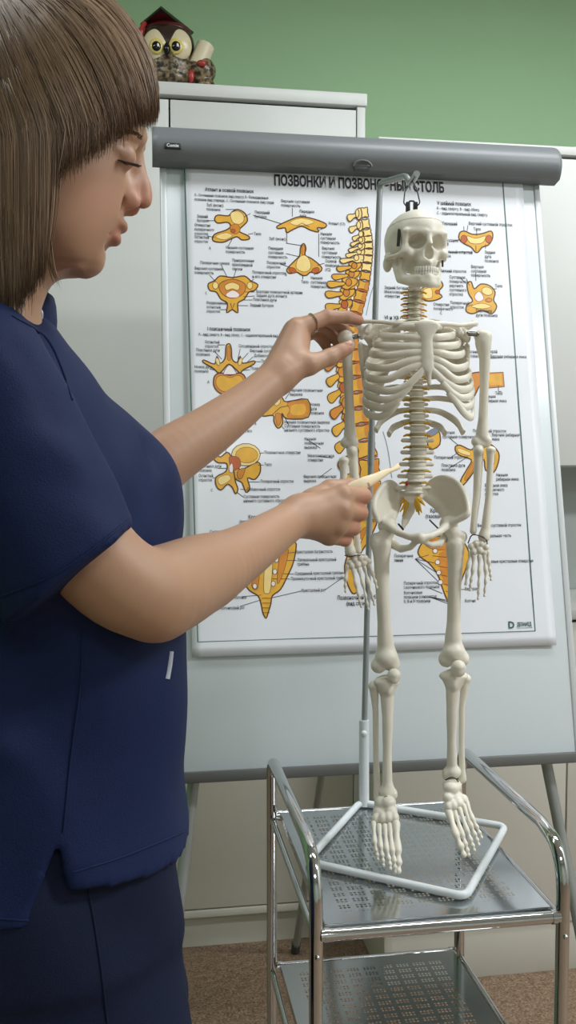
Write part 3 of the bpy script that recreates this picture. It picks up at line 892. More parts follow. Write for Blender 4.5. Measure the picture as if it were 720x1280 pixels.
# shoulder plates with screws
for pts in (((441, 421, -.014), (448, 420, -.012)), ((585, 416.5, -.016), (597, 417.5, -.016))):
    a, b_ = S(*pts[0]), S(*pts[1])
    q = MB(); q.tube([a, b_], (.0035, .0012), 12, up=CH); q.build('shoulder_plate', m_hw, sk)
    for p in (a, b_): MB().ball(p - CH * .001, (.0024, .002, .0024)).build('plate_screw', m_hw, sk)
longbone('radius', [(430, 577, -.004), (429.5, 600, -.006), (431, 640, -.010), (436, 680, -.014), (438, 690, -.014)], [5.5, 4.4, 4.6, 5.8, 7], [(430, 575, -.004, 6, 6, 3.5)])
longbone('ulna', [(440, 561, .004), (442, 580, .002), (444, 620, -.002), (446, 670, -.008), (448, 688, -.010)], [7, 6, 4.8, 4, 4.2], [(440, 564, -.002, 5.5, 6, 6)])
longbone('ulna', [(598, 560, .004), (598, 580, .003), (596, 620, 0), (592, 655, -.004), (591.5, 664, -.004)], [6.5, 5.6, 4.9, 4, 4.4], [(598, 563, -.002, 6, 6, 6)])
longbone('radius', [(613.5, 564, 0), (612.5, 590, -.002), (611, 620, -.004), (607, 660, -.008), (605, 671, -.008)], [5, 4, 4.4, 5.4, 7.4], [(613.5, 562, 0, 6, 6, 3.5)])
# ---- hands
def hand(carp, rays, wire):
    B = Bone(.0009)
    for (x, y, dd, r) in carp: B.ell(S(x, y, dd), r * PXM, RB, .0012)
    h = B.build('hand', m_bone, sk)
    for pts in rays:
        P = [np.array(p, float) for p in pts]; B = Bone(.0008)
        n = len(P)
        for i in range(n - 1):
            a, b_ = S(*P[i]), S(*P[i + 1]); m_ = (a + b_) / 2
            w = (1.0 if i == 0 else .9 - .09 * i)
            B.chain([a * .94 + b_ * .06, m_, b_ * .94 + a * .06], [.0031 * w, .0018 * w, .0029 * w], .0008)
        B.build('finger_bones', m_bone, h)
    q = MB(); q.tube(spline([S(*p) for p in wire], 4), .0008, 6); q.build('wrist_wire', m_wire, h)
hand([(437, 703, -.014, 4.6), (443, 699, -.014, 5), (450, 697, -.014, 5), (456, 698, -.013, 4.6), (440, 708, -.015, 4.6), (447, 706, -.015, 5), (454, 704, -.014, 4.6), (461, 702, -.012, 4)],
     [[(435, 707, -.015), (432, 724, -.018), (431.5, 732, -.018), (432, 740, -.018)],
      [(441, 711, -.016), (445, 731, -.018), (448, 743, -.018), (450, 752, -.017), (452, 759, -.016)],
      [(448, 710, -.016), (454, 731, -.018), (457, 745, -.018), (459, 755, -.017), (460.5, 762, -.016)],
      [(455, 708, -.015), (461, 729, -.017), (464, 741, -.016), (466.5, 750, -.015), (468, 756, -.014)],
      [(461, 705, -.012), (466, 718, -.013), (469, 727, -.013), (471, 735, -.012)]],
     [(431, 694, -.014), (437, 696, -.02), (446, 694, -.02), (456, 694, -.014)])
hand([(589, 683, -.010, 4.4), (595, 680, -.010, 4.8), (601, 680, -.010, 4.8), (607, 684, -.010, 4.6), (592, 690, -.011, 4.6), (599, 688, -.011, 5), (605, 691, -.010, 4.4)],
     [[(588, 690, -.010), (585, 707, -.012), (583.5, 719, -.012), (582, 731, -.011)],
      [(592, 694, -.011), (591, 714, -.013), (589, 725, -.013), (588, 732, -.012), (587.5, 738, -.012)],
      [(599, 694, -.012), (599, 716, -.014), (598.5, 730, -.014), (598, 741, -.013), (597.5, 749, -.012)],
      [(605, 693, -.011), (607, 714, -.013), (607, 727, -.013), (606, 738, -.012), (605.5, 745, -.012)],
      [(609, 689, -.010), (611, 704, -.010), (612, 712, -.010), (613, 719, -.009), (614, 725, -.009)]],
     [(585, 679, -.008), (590, 669, -.014), (600, 670, -.016), (608, 675, -.014), (609, 684, -.010)])
# ---- pelvis
B = Bone(.0012)
B.fan(S(486, 642, .020), [S(*p) for p in [(472, 651, -.016), (467.5, 638, -.018), (469, 624, -.008), (477, 609, .010), (487, 603, .026), (496, 609, .038), (503, 621, .042)]], .0028, .0026, 42, .003)
B.fan(S(562, 640, .022), [S(*p) for p in [(566, 653, -.012), (580, 646, -.018), (585, 639, -.018), (581, 619, -.008), (570, 602, .008), (552, 597, .026), (538, 604, .040), (528, 619, .044)]], .003, .0026, 48, .003)
B.ell(S(484, 657, .002), (.0125, .0125, .012), RB, .006); B.ell(S(561, 655, .002), (.0125, .0125, .012), RB, .006)
B.chain([S(500, 621, .036), S(494, 640, .028), S(487, 655, .005)], [.006, .005, .006], .005)          # arcuate line, left
B.chain([S(533, 621, .036), S(549, 634, .03), S(560, 650, .008)], [.006, .006, .006], .005)
B.chain([S(487, 659, -.008), S(498, 666, -.024), S(512, 671, -.034), S(524, 672, -.038)], [.0058, .0046, .0046, .0058], .004)
B.chain([S(558, 657, -.008), S(549, 665, -.024), S(537, 670, -.034), S(526, 672, -.038)], [.0058, .0046, .0046, .0058], .004)
B.chain([S(522, 675, -.036), S(513, 684, -.026), S(501, 686, -.010), S(491, 680, .006), S(485, 668, .008)], [.004, .0042, .0052, .006, .006], .004)
B.chain([S(527, 675, -.036), S(538, 681, -.022), S(549, 680, -.006), S(556, 672, .008), S(560, 662, .008)], [.0036, .0038, .0046, .0056, .006], .004)
B.build('pelvis', m_bone, sk)
B = Bone(.0012)
B.ell(S(516, 621, .022), (.0125, .009, .007), RB, .003)
B.chain([S(516, 622, .026), S(512, 636, .042), S(507, 650, .046), S(504, 659, .038)], [.011, .008, .0055, .0028], .005)
B.chain([S(514, 619, .026), S(501, 619, .036)], [.007, .006], .005); B.chain([S(518, 619, .026), S(531, 618, .036)], [.007, .006], .005)
B.build('sacrum', m_bone, sk)
q = MB()
for a, b_ in (((519, 622, .014), (527, 641, .018)), ((521, 622, .014), (531, 632, .016)), ((518, 623, .016), (521, 640, .022)), ((522, 620, .016), (527, 629, .016)), ((509, 624, .020), (500, 640, .026)), ((510, 625, .02), (503, 646, .03)), ((506, 622, .022), (500, 631, .024)), ((519, 624, .016), (524, 644, .02))):
    q.tube([S(*a), (S(*a) + S(*b_)) / 2 + CR * .001, S(*b_)], [.0026, .0024, .0008], 8)
q.build('nerve_bundle', m_nerve, sk)
q = MB(); q.tube([S(537, 650, .012), S(548, 661, -.004)], .0011, 6); q.build('hip_spring', m_wire, sk)
q = MB(); q.tube([S(498, 655, .022), S(504, 662, .012)], .0014, 6); q.build('hip_spring', m_wire, sk)
# ---- legs
longbone('femur', [(477, 682, 0), (477, 705, 0), (478, 740, 0), (480, 775, .002), (482, 805, .003), (483, 822, .003)], [12, 9.6, 8.4, 8.4, 10.5, 14.5],
         [(486, 662, 0, 10, 10, 9), (469, 677, .004, 7.5, 9, 11), (481, 670, 0, 10, 8, 9), (473, 832, .004, 9.5, 12, 9.5), (491, 830, .004, 9, 12, 10), (484, 823, -.005, 12, 8, 9)])
longbone('femur', [(569, 682, 0), (569, 705, 0), (568, 740, 0), (567, 775, .002), (566.5, 800, .003), (567, 815, .003)], [11.5, 9.6, 8.2, 8.4, 10.5, 14.5],
         [(561, 660, 0, 10, 10, 9), (577, 671, .004, 7, 9, 8), (567, 668, 0, 9, 8, 9), (557.5, 824, .004, 9.5, 12, 10), (577, 823, .004, 9.5, 12, 10), (566, 816, -.005, 12, 8, 9)])
longbone('kneecap', [(492.5, 844, -.015), (492, 848, -.015)], [7.2, 6.2], [(492.5, 845, -.015, 8, 4.5, 9)])
longbone('kneecap', [(573, 834, -.017), (573, 838, -.017)], [8, 7], [(573, 836, -.017, 9, 5, 10)])
longbone('tibia', [(483, 856, .004), (484, 872, .003), (484.5, 900, .002), (484, 940, .004), (484, 975, .007), (485, 990, .008)], [13, 8.4, 6.8, 5.6, 6.4, 9],
         [(476, 852, .004, 9, 11, 5.5), (491, 852, .004, 8.5, 11, 5.5), (485, 862, -.005, 5, 6, 7), (493, 993, .007, 4, 6, 6), (482, 990, .008, 9, 8, 7)])
longbone('tibia', [(567, 849, .004), (566, 865, .003), (565, 890, .002), (564.5, 925, .004), (565, 955, .007), (565.5, 964, .008)], [13.5, 8.6, 7.0, 5.7, 6.6, 9.5],
         [(558.5, 845, .004, 9.5, 11, 5.5), (575.5, 845, .004, 9.5, 11, 5.5), (567, 856, -.005, 5, 6, 7), (557, 968, .007, 4.5, 6, 7), (566, 965, .008, 10, 8, 7)])
longbone('fibula', [(467.5, 858, .010), (469.5, 890, .010), (470, 940, .012), (471, 980, .013), (472, 997, .013)], [5.8, 3.9, 3.7, 4.4, 5.4], [(467, 857, .010, 6.5, 6.5, 5.5)])
longbone('fibula', [(582, 849, .010), (577.5, 885, .010), (577, 930, .012), (577.5, 960, .013), (578, 974, .013)], [5.4, 3.8, 3.6, 4.2, 5.2], [(582, 848, .010, 6.5, 6.5, 5)])
q = MB(); q.tube(spline([S(479, 1000, -.002), S(482, 996, -.006), S(488, 997, -.006), S(491, 1000, -.002)], 4), .0009, 6); q.build('ankle_wire', m_wire, sk)
q = MB(); q.tube(spline([S(557, 975, -.002), S(563, 972, -.006), S(569, 973, -.006), S(573, 977, -.002)], 4), .0009, 6); q.build('ankle_wire', m_wire, sk)
def foot(tars, heel, rays):
    B = Bone(.0011)
    for (x, y, dd, rx, ry, rz) in tars: B.ell(S(x, y, dd), (rx * PXM, ry * PXM, rz * PXM), RB, .002)
    B.cap(S(*heel[0]), S(*heel[1]), .010, .0085, .006)
    f = B.build('foot', m_bone, sk)
    for j, (pts, w) in enumerate(rays):
        P = [np.array(p, float) for p in pts]; B = Bone(.0009)
        for i in range(len(P) - 1):
            a, b_ = S(*P[i]), S(*P[i + 1]); m_ = (a + b_) / 2; ww = w * (1 - .1 * i)
            B.chain([a * .95 + b_ * .05, m_, b_ * .95 + a * .05], [.0041 * ww, .0026 * ww, .0037 * ww], .001)
        B.build('toe_bones', m_bone, f)
foot([(480, 1003, .004, 12, 14, 9), (486, 1003, -.006, 9, 9, 8), (478, 1015, -.004, 12, 10, 8), (489, 1014, -.012, 8, 8, 7), (471, 1024, -.012, 6.5, 8, 7), (479, 1023, -.018, 6, 8, 7), (486, 1022, -.020, 6, 8, 7), (493, 1022, -.020, 6, 8, 7.5)],
     [(478, 1006, .012), (474, 1012, .036)],
     [([(495, 1028, -.026), (497.5, 1062, -.052), (498.5, 1078, -.060), (498, 1089, -.064)], 1.35),
      ([(487, 1030, -.026), (490.5, 1062, -.054), (493, 1076, -.060), (494, 1084, -.063), (494.5, 1090, -.065)], .95),
      ([(481, 1031, -.026), (483.5, 1061, -.053), (486, 1073, -.059), (487.5, 1080, -.062), (488, 1086, -.064)], .92),
      ([(474, 1031, -.024), (476, 1058, -.05), (478, 1069, -.055), (479, 1076, -.058), (479.5, 1082, -.06)], .9),
      ([(467, 1028, -.020), (468.5, 1052, -.044), (470.5, 1063, -.05), (472, 1069, -.053), (472.5, 1074, -.055)], .9)])
foot([(565, 982, .004, 12, 14, 9), (564, 985, -.006, 10, 9, 8), (567, 996, -.006, 12, 10, 8), (560, 997, -.012, 7, 8, 7), (579, 1000, -.010, 6.5, 8, 7), (573, 1004, -.016, 6, 8, 7), (567, 1007, -.018, 6, 8, 7), (561, 1009, -.018, 6, 8, 7.5)],
     [(568, 986, .012), (570, 992, .034)],
     [([(561, 1014, -.022), (570, 1043, -.046), (576, 1058, -.054), (580, 1069, -.058)], 1.35),
      ([(568, 1013, -.022), (578, 1043, -.046), (582, 1055, -.052), (584.5, 1063, -.055), (586, 1069, -.057)], .95),
      ([(574, 1010, -.022), (584, 1038, -.044), (588.5, 1050, -.05), (591, 1057, -.053), (593, 1063, -.055)], .92),
      ([(579, 1006, -.020), (589, 1032, -.04), (593.5, 1043, -.046), (596.5, 1050, -.048), (598.5, 1056, -.05)], .9),
      ([(583, 1002, -.016), (591, 1024, -.036), (596, 1034, -.042), (599.5, 1041, -.045), (602, 1047, -.047)], .9)])

# ================================================================== the woman
m_skin = mat('skin', (200, 160, 135), 0.5, var=0.05, scale=25, bump=0.05, bscale=500, sss=0.12, attr='tint')
m_scrub = mat('navy_scrub_cloth', (14, 30, 70), 0.72, var=0.10, scale=14, bump=0.25, bscale=700, spec=0.25)
m_hair = mat('brown_hair', (120, 95, 72), 0.42, var=0.12, scale=30, attr='tint', spec=0.35)
AB = math.radians(12)
WF = CR * math.cos(AB) + CH * math.sin(AB)          # she faces right and a little away
WL = -CR * math.sin(AB) + CH * math.cos(AB)         # her left, away from the camera
WU = np.array([0, 0, 1.0]); RW = np.stack([WF, WL, WU], 1)
DW = 0.93
def zpx(py, d=DW): return K(360, py, d)[2]
WO = K(80, 700, DW); WO[2] = 0
wm = thing('person', (WO[0] - .06, WO[1], 0), 'woman in navy scrubs with brown bob pointing at the skeleton', 'person')

# ---- head (authored in picture pixels of the profile, 1450 px per metre)
DH = 0.85
HS = DH / FPX
AH = math.radians(11.5)
HF = CR * math.cos(AH) + CH * math.sin(AH); HL = -CR * math.sin(AH) + CH * math.cos(AH)
def H3(px, py, lat=0.0): return K(px, py, DH + (px - 120) * HS * math.sin(AH)) + HL * lat
RH = np.stack([HF, HL, CU], 1)
def HP(px, py, lat, s_=-1):
    """feature lat metres off the face's mid plane, placed where its near side shows; s_=1 mirrors it to the far side"""
    p = K(px, py, DH - lat + (px - 120) * HS * math.sin(AH))
    return p if s_ < 0 else p + HL * 2 * lat
hv = .0019
hc = H3(60, 200)
F = Field(hc + np.array([-.19, -.16, -.17]), hc + np.array([.14, .14, .17]), hv)
rows = np.array([   # py, front px, back px, half width m, squareness
    [20, 85, -20, .020], [60, 155, -70, .043], [100, 177, -80, .053], [140, 181.5, -84, .060], [165, 178.5, -84, .064], [185, 171.5, -80, .066],
    [205, 167, -74, .0670], [230, 163.5, -62, .0665], [252, 159, -45, .063], [272, 154, -25, .0595], [290, 146, -5, .056], [306, 137, 15, .052], [318, 128.5, 28, .047], [330, 123, 38, .041], [339, 113, 50, .032], [344, 98, 66, .020]])
ctr = H3(60, 640)
def head_fn(X, Y, Z):
    x0, y0, z0 = X - CO[0], Y - CO[1], Z - CO[2]
    pm = K(120, 300, DH) - CO
    l = (x0 - pm[0]) * HL[0] + (y0 - pm[1]) * HL[1]
    xm, ym = x0 - l * HL[0], y0 - l * HL[1]                      # the point moved into the mid plane of the face
    dc = xm * CF[0] + ym * CF[1] + z0 * CF[2]
    f = 360 + FPX * (xm * CR[0] + ym * CR[1]) / dc               # picture column and row there
    y = 640 - FPX * (xm * CU[0] + ym * CU[1] + z0 * CU[2]) / dc
    f = (f - 60) * HS
    yy = np.clip(y, 20, 344)
    xf = np.interp(yy, rows[:, 0], rows[:, 1]); xb = np.interp(yy, rows[:, 0], rows[:, 2]); hw = np.interp(yy, rows[:, 0], rows[:, 3])
    # smooth the interpolation a little
    for dy in (-7, 7):
        xf = xf + np.interp(np.clip(yy + dy, 20, 344), rows[:, 0], rows[:, 1]); xb = xb + np.interp(np.clip(yy + dy, 20, 344), rows[:, 0], rows[:, 2]); hw = hw + np.interp(np.clip(yy + dy, 20, 344), rows[:, 0], rows[:, 3])
    xf = (xf / 3 - 60) * HS; xb = (xb / 3 - 60) * HS; hw = hw / 3
    xc = xf * .35 + xb * .65 + .012                              # widest a little behind the middle
    a = np.where(f > xc, xf - xc, xc - xb)
    ex = np.where(f > xc, 2.35, 2.0)
    q = (np.abs((f - xc) / a) ** ex + np.abs(l / hw) ** ex) ** (1 / ex)
    d = (q - 1) * np.minimum(a, hw) * .9
    d = np.maximum(d, np.maximum((20 - y), (y - 342)) * HS)
    return d
F.fn(head_fn, F.lo, F.lo + F.n * hv)
mm = .001
# neck
F.chain([H3(10, 300), H3(-12, 370), H3(-22, 440)], [.046, .044, .055], .02)
# nose
F.chain([H3(171, 190), H3(175, 215), H3(179, 236), H3(178, 249)], [.0055, .0060, .0078, .0082], .007)
F.cap(H3(180.5, 245), H3(179, 249), .0062, .0072, .004)
for s_ in (-1, 1):
    F.ell(HP(163, 252, .0115, s_), (.0095, .0062, .0075), RH, .004)
    F.cap(HP(158, 240, .010, s_), HP(170, 215, .006, s_), .007, .005, .008)
    F.ell(HP(168, 261, .0062, s_), (.0055, .0032, .0026), RH, .0015, 's')
    F.ell(HP(150, 256, .0185, s_), (.004, .003, .009), RH, .004, 's')
# brow, eye sockets, eyes with lowered lids
for s_ in (-1, 1):
    F.cap(HP(174, 172, .012, s_), HP(158, 168, .038, s_), .007, .006, .008)
    F.ell(HP(171, 198, .030, s_), (.010, .015, .0105), RH, .016, 's')
    F.ell(HP(151.5, 197, .031, s_), .0118, RH, .003)
    F.ell(HP(152.8, 195.5, .031, s_), (.0122, .0125, .0105), RH, .002)
    F.cap(HP(165, 186, .020, s_), HP(147, 187, .044, s_), .0042, .004, .004)
    F.chain([HP(166, 203, .022, s_), HP(164, 205, .031, s_), HP(148, 201, .045, s_)], [.0006, .0007, .0006], .0006, 's')
    F.chain([HP(165, 190.5, .022, s_), HP(163.5, 189.5, .032, s_), HP(148, 192.5, .045, s_)], [.0006, .0008, .0006], .0008, 's')
# lips and chin
F.ell(H3(152.5, 284), (.0058, .013, .0046), RH, .006)
F.ell(H3(144, 300), (.0058, .012, .0052), RH, .006)
F.chain([H3(158, 291.8, -.006), H3(151, 292, 0), H3(158, 291.8, .006)], .0012, .001, 's')
for s_ in (-1, 1): F.chain([H3(158, 292.2, 0), HP(147, 292, .013, s_), HP(131, 292.5, .024, s_)], [.0011, .0011, .0009], .0012, 's')
F.ell(H3(134, 312.5), (.006, .016, .0035), RH, .004, 's')
F.ell(H3(116, 325), (.0085, .015, .0095), RH, .012)
F.ell(H3(106, 331), (.012, .014, .0085), RH, .012)
Vh, Qh = F.mesh(); Vh = smooth_mesh(Vh, Qh, 3, .5)

# ---- right arm (near the camera), fist with the pointer
vox = .0022
def arr(*p): return np.array(p)
def armfield(pts, vox, pad=.05):
    P = np.array(pts); return Field(P.min(0) - pad, P.max(0) + pad, vox)
DFI = 1.075
ra = [K(40, 566, .765), K(114, 694, .77), K(186, 742, .80), K(245, 721, .875), K(300, 693, .94), K(345, 663, 1.005), K(372, 645, 1.04)]
RR = [.044, .0390, .0385, .0365, .0285, .0230, .0205]
F = Field(np.min(ra + [K(475, 690, 1.14), K(475, 590, 1.14)], 0) - .045, np.max(ra + [K(475, 690, 1.14), K(475, 590, 1.14)], 0) + .03, .0019)
schain(F, ra, RR)
F.ell(K(196, 772, .805), (.016, .018, .014), RW, .02)                       # elbow point
F.cap(K(208, 726, .825), K(255, 714, .89), .025, .025, .02)
# wrist and palm
def fist(F, k=.006):
    w = K(374, 644, 1.045)
    mcp = [K(428, 619, 1.066), K(427, 638, 1.060), K(421, 656, 1.062), K(411, 670, 1.068)]
    pip = [K(454, 620, 1.088), K(450, 641, 1.086), K(441.5, 660, 1.086), K(431, 674.5, 1.088)]
    dip = [K(440, 621, 1.112), K(436, 641, 1.112), K(430, 659, 1.11), K(421, 672, 1.108)]
    tip = [K(424, 624, 1.102), K(421, 641, 1.10), K(417, 658, 1.10), K(411, 669, 1.10)]
    F.cap(ra[-1], w, .0205, .0205, .01)
    for m_, r in zip(mcp, (.0125, .0125, .0120, .0112)):
        F.cap(w + (m_ - w) * .12, m_, .017, r, .012)
    F.cap(K(395, 640, 1.075), K(425, 640, 1.09), .02, .02, .015)
    for m_, p_, d_, t_, r in zip(mcp, pip, dip, tip, (.0098, .0098, .0092, .0082)):
        F.chain([m_, p_], [r * 1.14, r * .98], .0035)
        F.chain([p_, d_, t_], [r * .98, r * .86, r * .78], .0018)
        F.ell(m_ + (CO - m_) * .003, r * 1.12, None, .004)
    F.chain([K(388, 628, 1.075), K(412, 612, 1.092), K(437, 608, 1.103), K(456, 606, 1.106)], [.015, .0112, .0092, .0078], .006, ki=.004)
fist(F)
V1, Q1 = F.mesh(); V1 = smooth_mesh(V1, Q1, 2, .45)

# ---- left arm (behind), pinching the shoulder of the skeleton
la = [K(95, 640, 1.02), K(150, 625, 1.04), K(205, 576, 1.07), K(262, 538, 1.105), K(310, 502, 1.14), K(349, 469, 1.17)]
lr = [.040, .038, .0345, .0295, .0245, .0215]
_q = la + [K(465, 470, 1.31), K(465, 380, 1.31)]
Fl = Field(np.min(_q, 0) - .042, np.max(_q, 0) + .02, .0018)
schain(Fl, la, lr)
w = K(351, 467, 1.172)
mcp = [K(369, 412, 1.203), K(371, 409, 1.222), K(371, 415, 1.241), K(369, 424, 1.256)]
Fl.cap(la[-1], w, .0215, .0205, .01)
for m_, r in zip(mcp, (.0135, .013, .0125, .0115)): Fl.cap(w + (m_ - w) * .1, m_, .0165, r, .012)
Fl.cap(K(362, 448, 1.19), K(371, 425, 1.215), .019, .015, .015)
fing = [([mcp[0], K(409, 396, 1.222), K(433, 396.5, 1.234), K(448.5, 400.5, 1.243)], .0094),
        ([mcp[1], K(408, 398, 1.248), K(427, 409, 1.262), K(437, 419, 1.268)], .0096),
        ([mcp[2], K(402, 405, 1.268), K(417, 420, 1.285), K(424, 432, 1.286)], .0090),
        ([mcp[3], K(394, 416, 1.28), K(406, 429, 1.292), K(410, 439, 1.292)], .0080)]
for pts, r in fing: Fl.chain(pts, [r * 1.22, r * 1.0, r * .88, r * .74], .0022, ki=.003)
thb = [K(360, 464, 1.172), K(385, 456, 1.180), K(411, 447, 1.196), K(433.5, 435.5, 1.207)]
Fl.chain(thb, [.0165, .0132, .0104, .0088], .006, ki=.005)
Fl.ell(K(426, 439, 1.204), (.0095, .0088, .0085), None, .004)
Fl.cap(K(372, 452, 1.18), K(372, 425, 1.208), .012, .010, .012)
V3, Q3 = Fl.mesh(); V3 = smooth_mesh(V3, Q3, 2, .45)

# ---- trunk and legs under the clothes
def W3(f, l, z): return WO + WF * f + WL * l + WU * z
F = Field(W3(-.12, 0, 0) - np.array([.28, .34, 0]), W3(-.12, 0, 1.42) + np.array([.28, .34, .02]), .010)
F.chain([W3(-.08, 0, 1.40), W3(-.07, 0, 1.30), W3(-.06, 0, 1.15), W3(-.06, 0, 1.0), W3(-.06, 0, .88)], [.05, .08, .095, .09, .10], .05, ki=.04)
for s_ in (-1, 1):
    F.chain([W3(-.07, s_ * .02, 1.28), W3(-.07, s_ * .13, 1.28)], [.07, .045], .04)
    F.chain([W3(-.06, s_ * .09, .88), W3(-.06, s_ * .10, .48), W3(-.08, s_ * .10, .07)], [.075, .05, .035], .04)
V5, Q5 = F.mesh()
Vb, Qb = joinm([(Vh, Qh), (V1, Q1), (V3, Q3), (V5, Q5)])
# own colour of the skin: lips, nose tip, cheeks, knuckles and fingertips redder
base = np.array(lin((176, 137, 110)))
tint = np.tile(base, (len(Vb), 1))
def blush(p, r, col, amt):
    w_ = np.exp(-((Vb - p) ** 2).sum(1) / (r * r))[:, None] * amt
    tint[:] = tint * (1 - w_) + np.array(lin(col)) * w_
blush(H3(176, 246), .016, (196, 134, 114), .8)
for s_ in (-1, 1):
    blush(HP(122, 250, .05, s_), .03, (202, 148, 124), .5)
    blush(HP(164, 253, .012, s_), .010, (190, 124, 106), .6)
    blush(HP(158, 200, .035, s_), .012, (180, 134, 112), .6)
    blush(HP(119, 318, .026, s_), .006, (178, 120, 100), .35)
for px_, py_, r_ in ((153, 286, .0055), (146, 301, .0065)):
    blush(H3(px_, py_, 0), r_, (176, 106, 94), .85)
    for s_ in (-1, 1):
        blush(H3(px_ - 6, py_ + (1 if py_ < 292 else -1), s_ * .010), r_, (176, 106, 94), .8); blush(H3(px_ - 13, py_ + (3 if py_ < 292 else -3), s_ * .018), r_ * .8, (176, 106, 94), .7)
for p_ in (K(454, 620, 1.08), K(450, 641, 1.078), K(441, 660, 1.078), K(431, 674, 1.08), K(447, 400, 1.24), K(436, 430, 1.2)): blush(p_, .011, (196, 130, 108), .6)
for p_ in (K(395, 412, 1.23), K(410, 420, 1.26)): blush(p_, .02, (190, 128, 104), .5)
body = mk('body', Vb, Qb, m_skin, wm, tint=tint)

# nails, ring
m_nail = mat('nail', (214, 168, 152), 0.25)
def nail(p, n, t, w_, l_, name='nail'):
    n = nrm(n); t = nrm(t - n * np.dot(t, n)); s_ = np.cross(n, t)
    V = []; Fq = []
    for i in range(5):
        for j in range(5):
            u = (i - 2) / 2; v = (j - 2) / 2
            V.append(p + t * l_ * u * (1 - .12 * v * v) + s_ * w_ * v - n * (.0022 * v * v + .0008 * u * u))
    for i in range(4):
        for j in range(4): Fq.append((i * 5 + j, i * 5 + j + 1, i * 5 + j + 6, i * 5 + j + 5))
    o = mk(name, V, Fq, m_nail, body)
    md = o.modifiers.new('thick', 'SOLIDIFY'); md.thickness = .0006
tdir = thb[3] - thb[2]
nail(thb[3] + nrm(tdir) * .002 + nrm(-CF + CU * .9) * .0089, -CF + CU * .9, tdir, .0042, .0056)
p0, p1 = fing[0][0][0], fing[0][0][1]; ax = nrm(p1 - p0); rc = p0 * .45 + p1 * .55
x_ = nrm(np.cross(ax, ZU)); y_ = np.cross(ax, x_)
MB().tube([rc + x_ * .0109 * math.cos(a) + y_ * .0109 * math.sin(a) for a in np.linspace(0, 2 * math.pi, 32, endpoint=False)], (.0017, .0007), 8, closed=True, up=tuple(ax)).build('finger_ring', mat('silver_ring', (225, 222, 216), .15, metal=1.0), wm)

# ---- lashes and brow
m_lash = mat('dark_lash', (58, 42, 34), .6)
q = MB()
for i in range(26):
    t = i / 25
    a = HP(165.5 - 17 * t ** 1.5, 203 - 3.0 * t, .024 + .021 * t)
    d = HF * (.0080 - .002 * t + rng.uniform(-.001, .001)) - CU * (.0050 + rng.uniform(-.001, .002)) - HL * (.0016 + .004 * t)
    q.tube([a - HF * .001, a + d * .55, a + d - CU * -.0012], [.00055, .00045, .00018], 5)
o = q.build('eyelashes', m_lash, body); o['kind'] = 'stuff'
q = MB()
bvh_ = BVHTree.FromPolygons([Vector(v) for v in Vh], [tuple(int(k) for k in f) for f in Qh])
for i in range(110):
    t = rng.random(); x = 177 - 27 * t; y = 171 - 7 * math.sin(t * 2.6) + 4 * t * t + rng.uniform(-2.2, 2.2) * (1 - .5 * t)
    h = bvh_.ray_cast(Vector(CO), Vector(nrm(ray(x, y))))
    if h[0] is None: continue
    a = np.array(h[0]); n_ = np.array(h[1]); d = -CR * .005 + CU * rng.uniform(.0002, .0022) * (1 - 1.6 * t)
    d = d - n_ * float(d @ n_)
    q.tube([a - n_ * .0003, a + d * .5 + n_ * .0009, a + d + n_ * .0002], [.00045, .0004, .00015], 4)
o = q.build('eyebrow', mat('brown_brow', (92, 68, 52), .6), body); o['kind'] = 'stuff'

# ---- hair: bob with a fringe; an inner cap and many locks combed from the crown
HC = (42, 134); HA, HBB, HW = 154, 170, .094
CROWN = nrm((-.40, -.10, .90))
def hair_pt(phi, t, lift=0.0, endy=300.0, wob=0.0):
    """phi 0 front .. 90 camera side .. 180 back; t 0 crown .. 1 tip; combed from the crown over the skull, then hanging"""
    ph = math.radians(phi); yq = min(endy, 158)
    w_ = (HC[1] - yq) / HBB; c_ = math.sqrt(max(0, 1 - w_ * w_))
    e = np.array([c_ * math.cos(ph), -c_ * math.sin(ph), w_])
    om = math.acos(max(-1, min(1, float(CROWN @ e)))) + 1e-6
    L1 = om * 150; L2 = max(0, endy - yq); s = t * (L1 + L2); k = 1 + lift
    if s <= L1:
        u = s / L1
        v = (math.sin((1 - u) * om) * CROWN + math.sin(u * om) * e) / math.sin(om)
        v = nrm(v); drop = 0
    else:
        f_ = (s - L1) / 230; drop = s - L1
        v = e.copy(); g = 1 - .04 * f_ - .12 * max(0, f_ - .5); v[0] *= g; v[1] *= g
    v = v * k
    if wob:
        a = math.radians(wob * t); v = np.array([v[0] * math.cos(a) - v[1] * math.sin(a), v[0] * math.sin(a) + v[1] * math.cos(a), v[2]])
    return HC[0] + HA * v[0], HC[1] - HBB * v[2] + drop, HW * v[1]
def HH(x, y, lat):
    return K(x, y, DH + lat)
def endy_of(phi):
    a = abs(phi)
    if a <= 84:
        return float(np.interp(a, [0, 15, 30, 45, 60, 74, 84], [138, 143, 152, 167, 188, 212, 228]))
    return float(np.interp(a, [85, 89, 97, 120, 180], [338, 352, 378, 402, 412]))
Vc = []; Fc = []; nph, ntt = 120, 26
for i in range(nph):
    ph = -180 + 360 * i / nph
    for j in range(ntt + 1):
        Vc.append(HH(*hair_pt(ph, (j / ntt) * .985, -.03 if abs(ph) < 85 else -.025, endy_of(ph))))
for i in range(nph):
    a = -180 + 360 * i / nph; a2 = a + 360 / nph
    for j in range(ntt):
        i2 = (i + 1) % nph
        Fc.append((i * (ntt + 1) + j, i2 * (ntt + 1) + j, i2 * (ntt + 1) + j + 1, i * (ntt + 1) + j + 1))
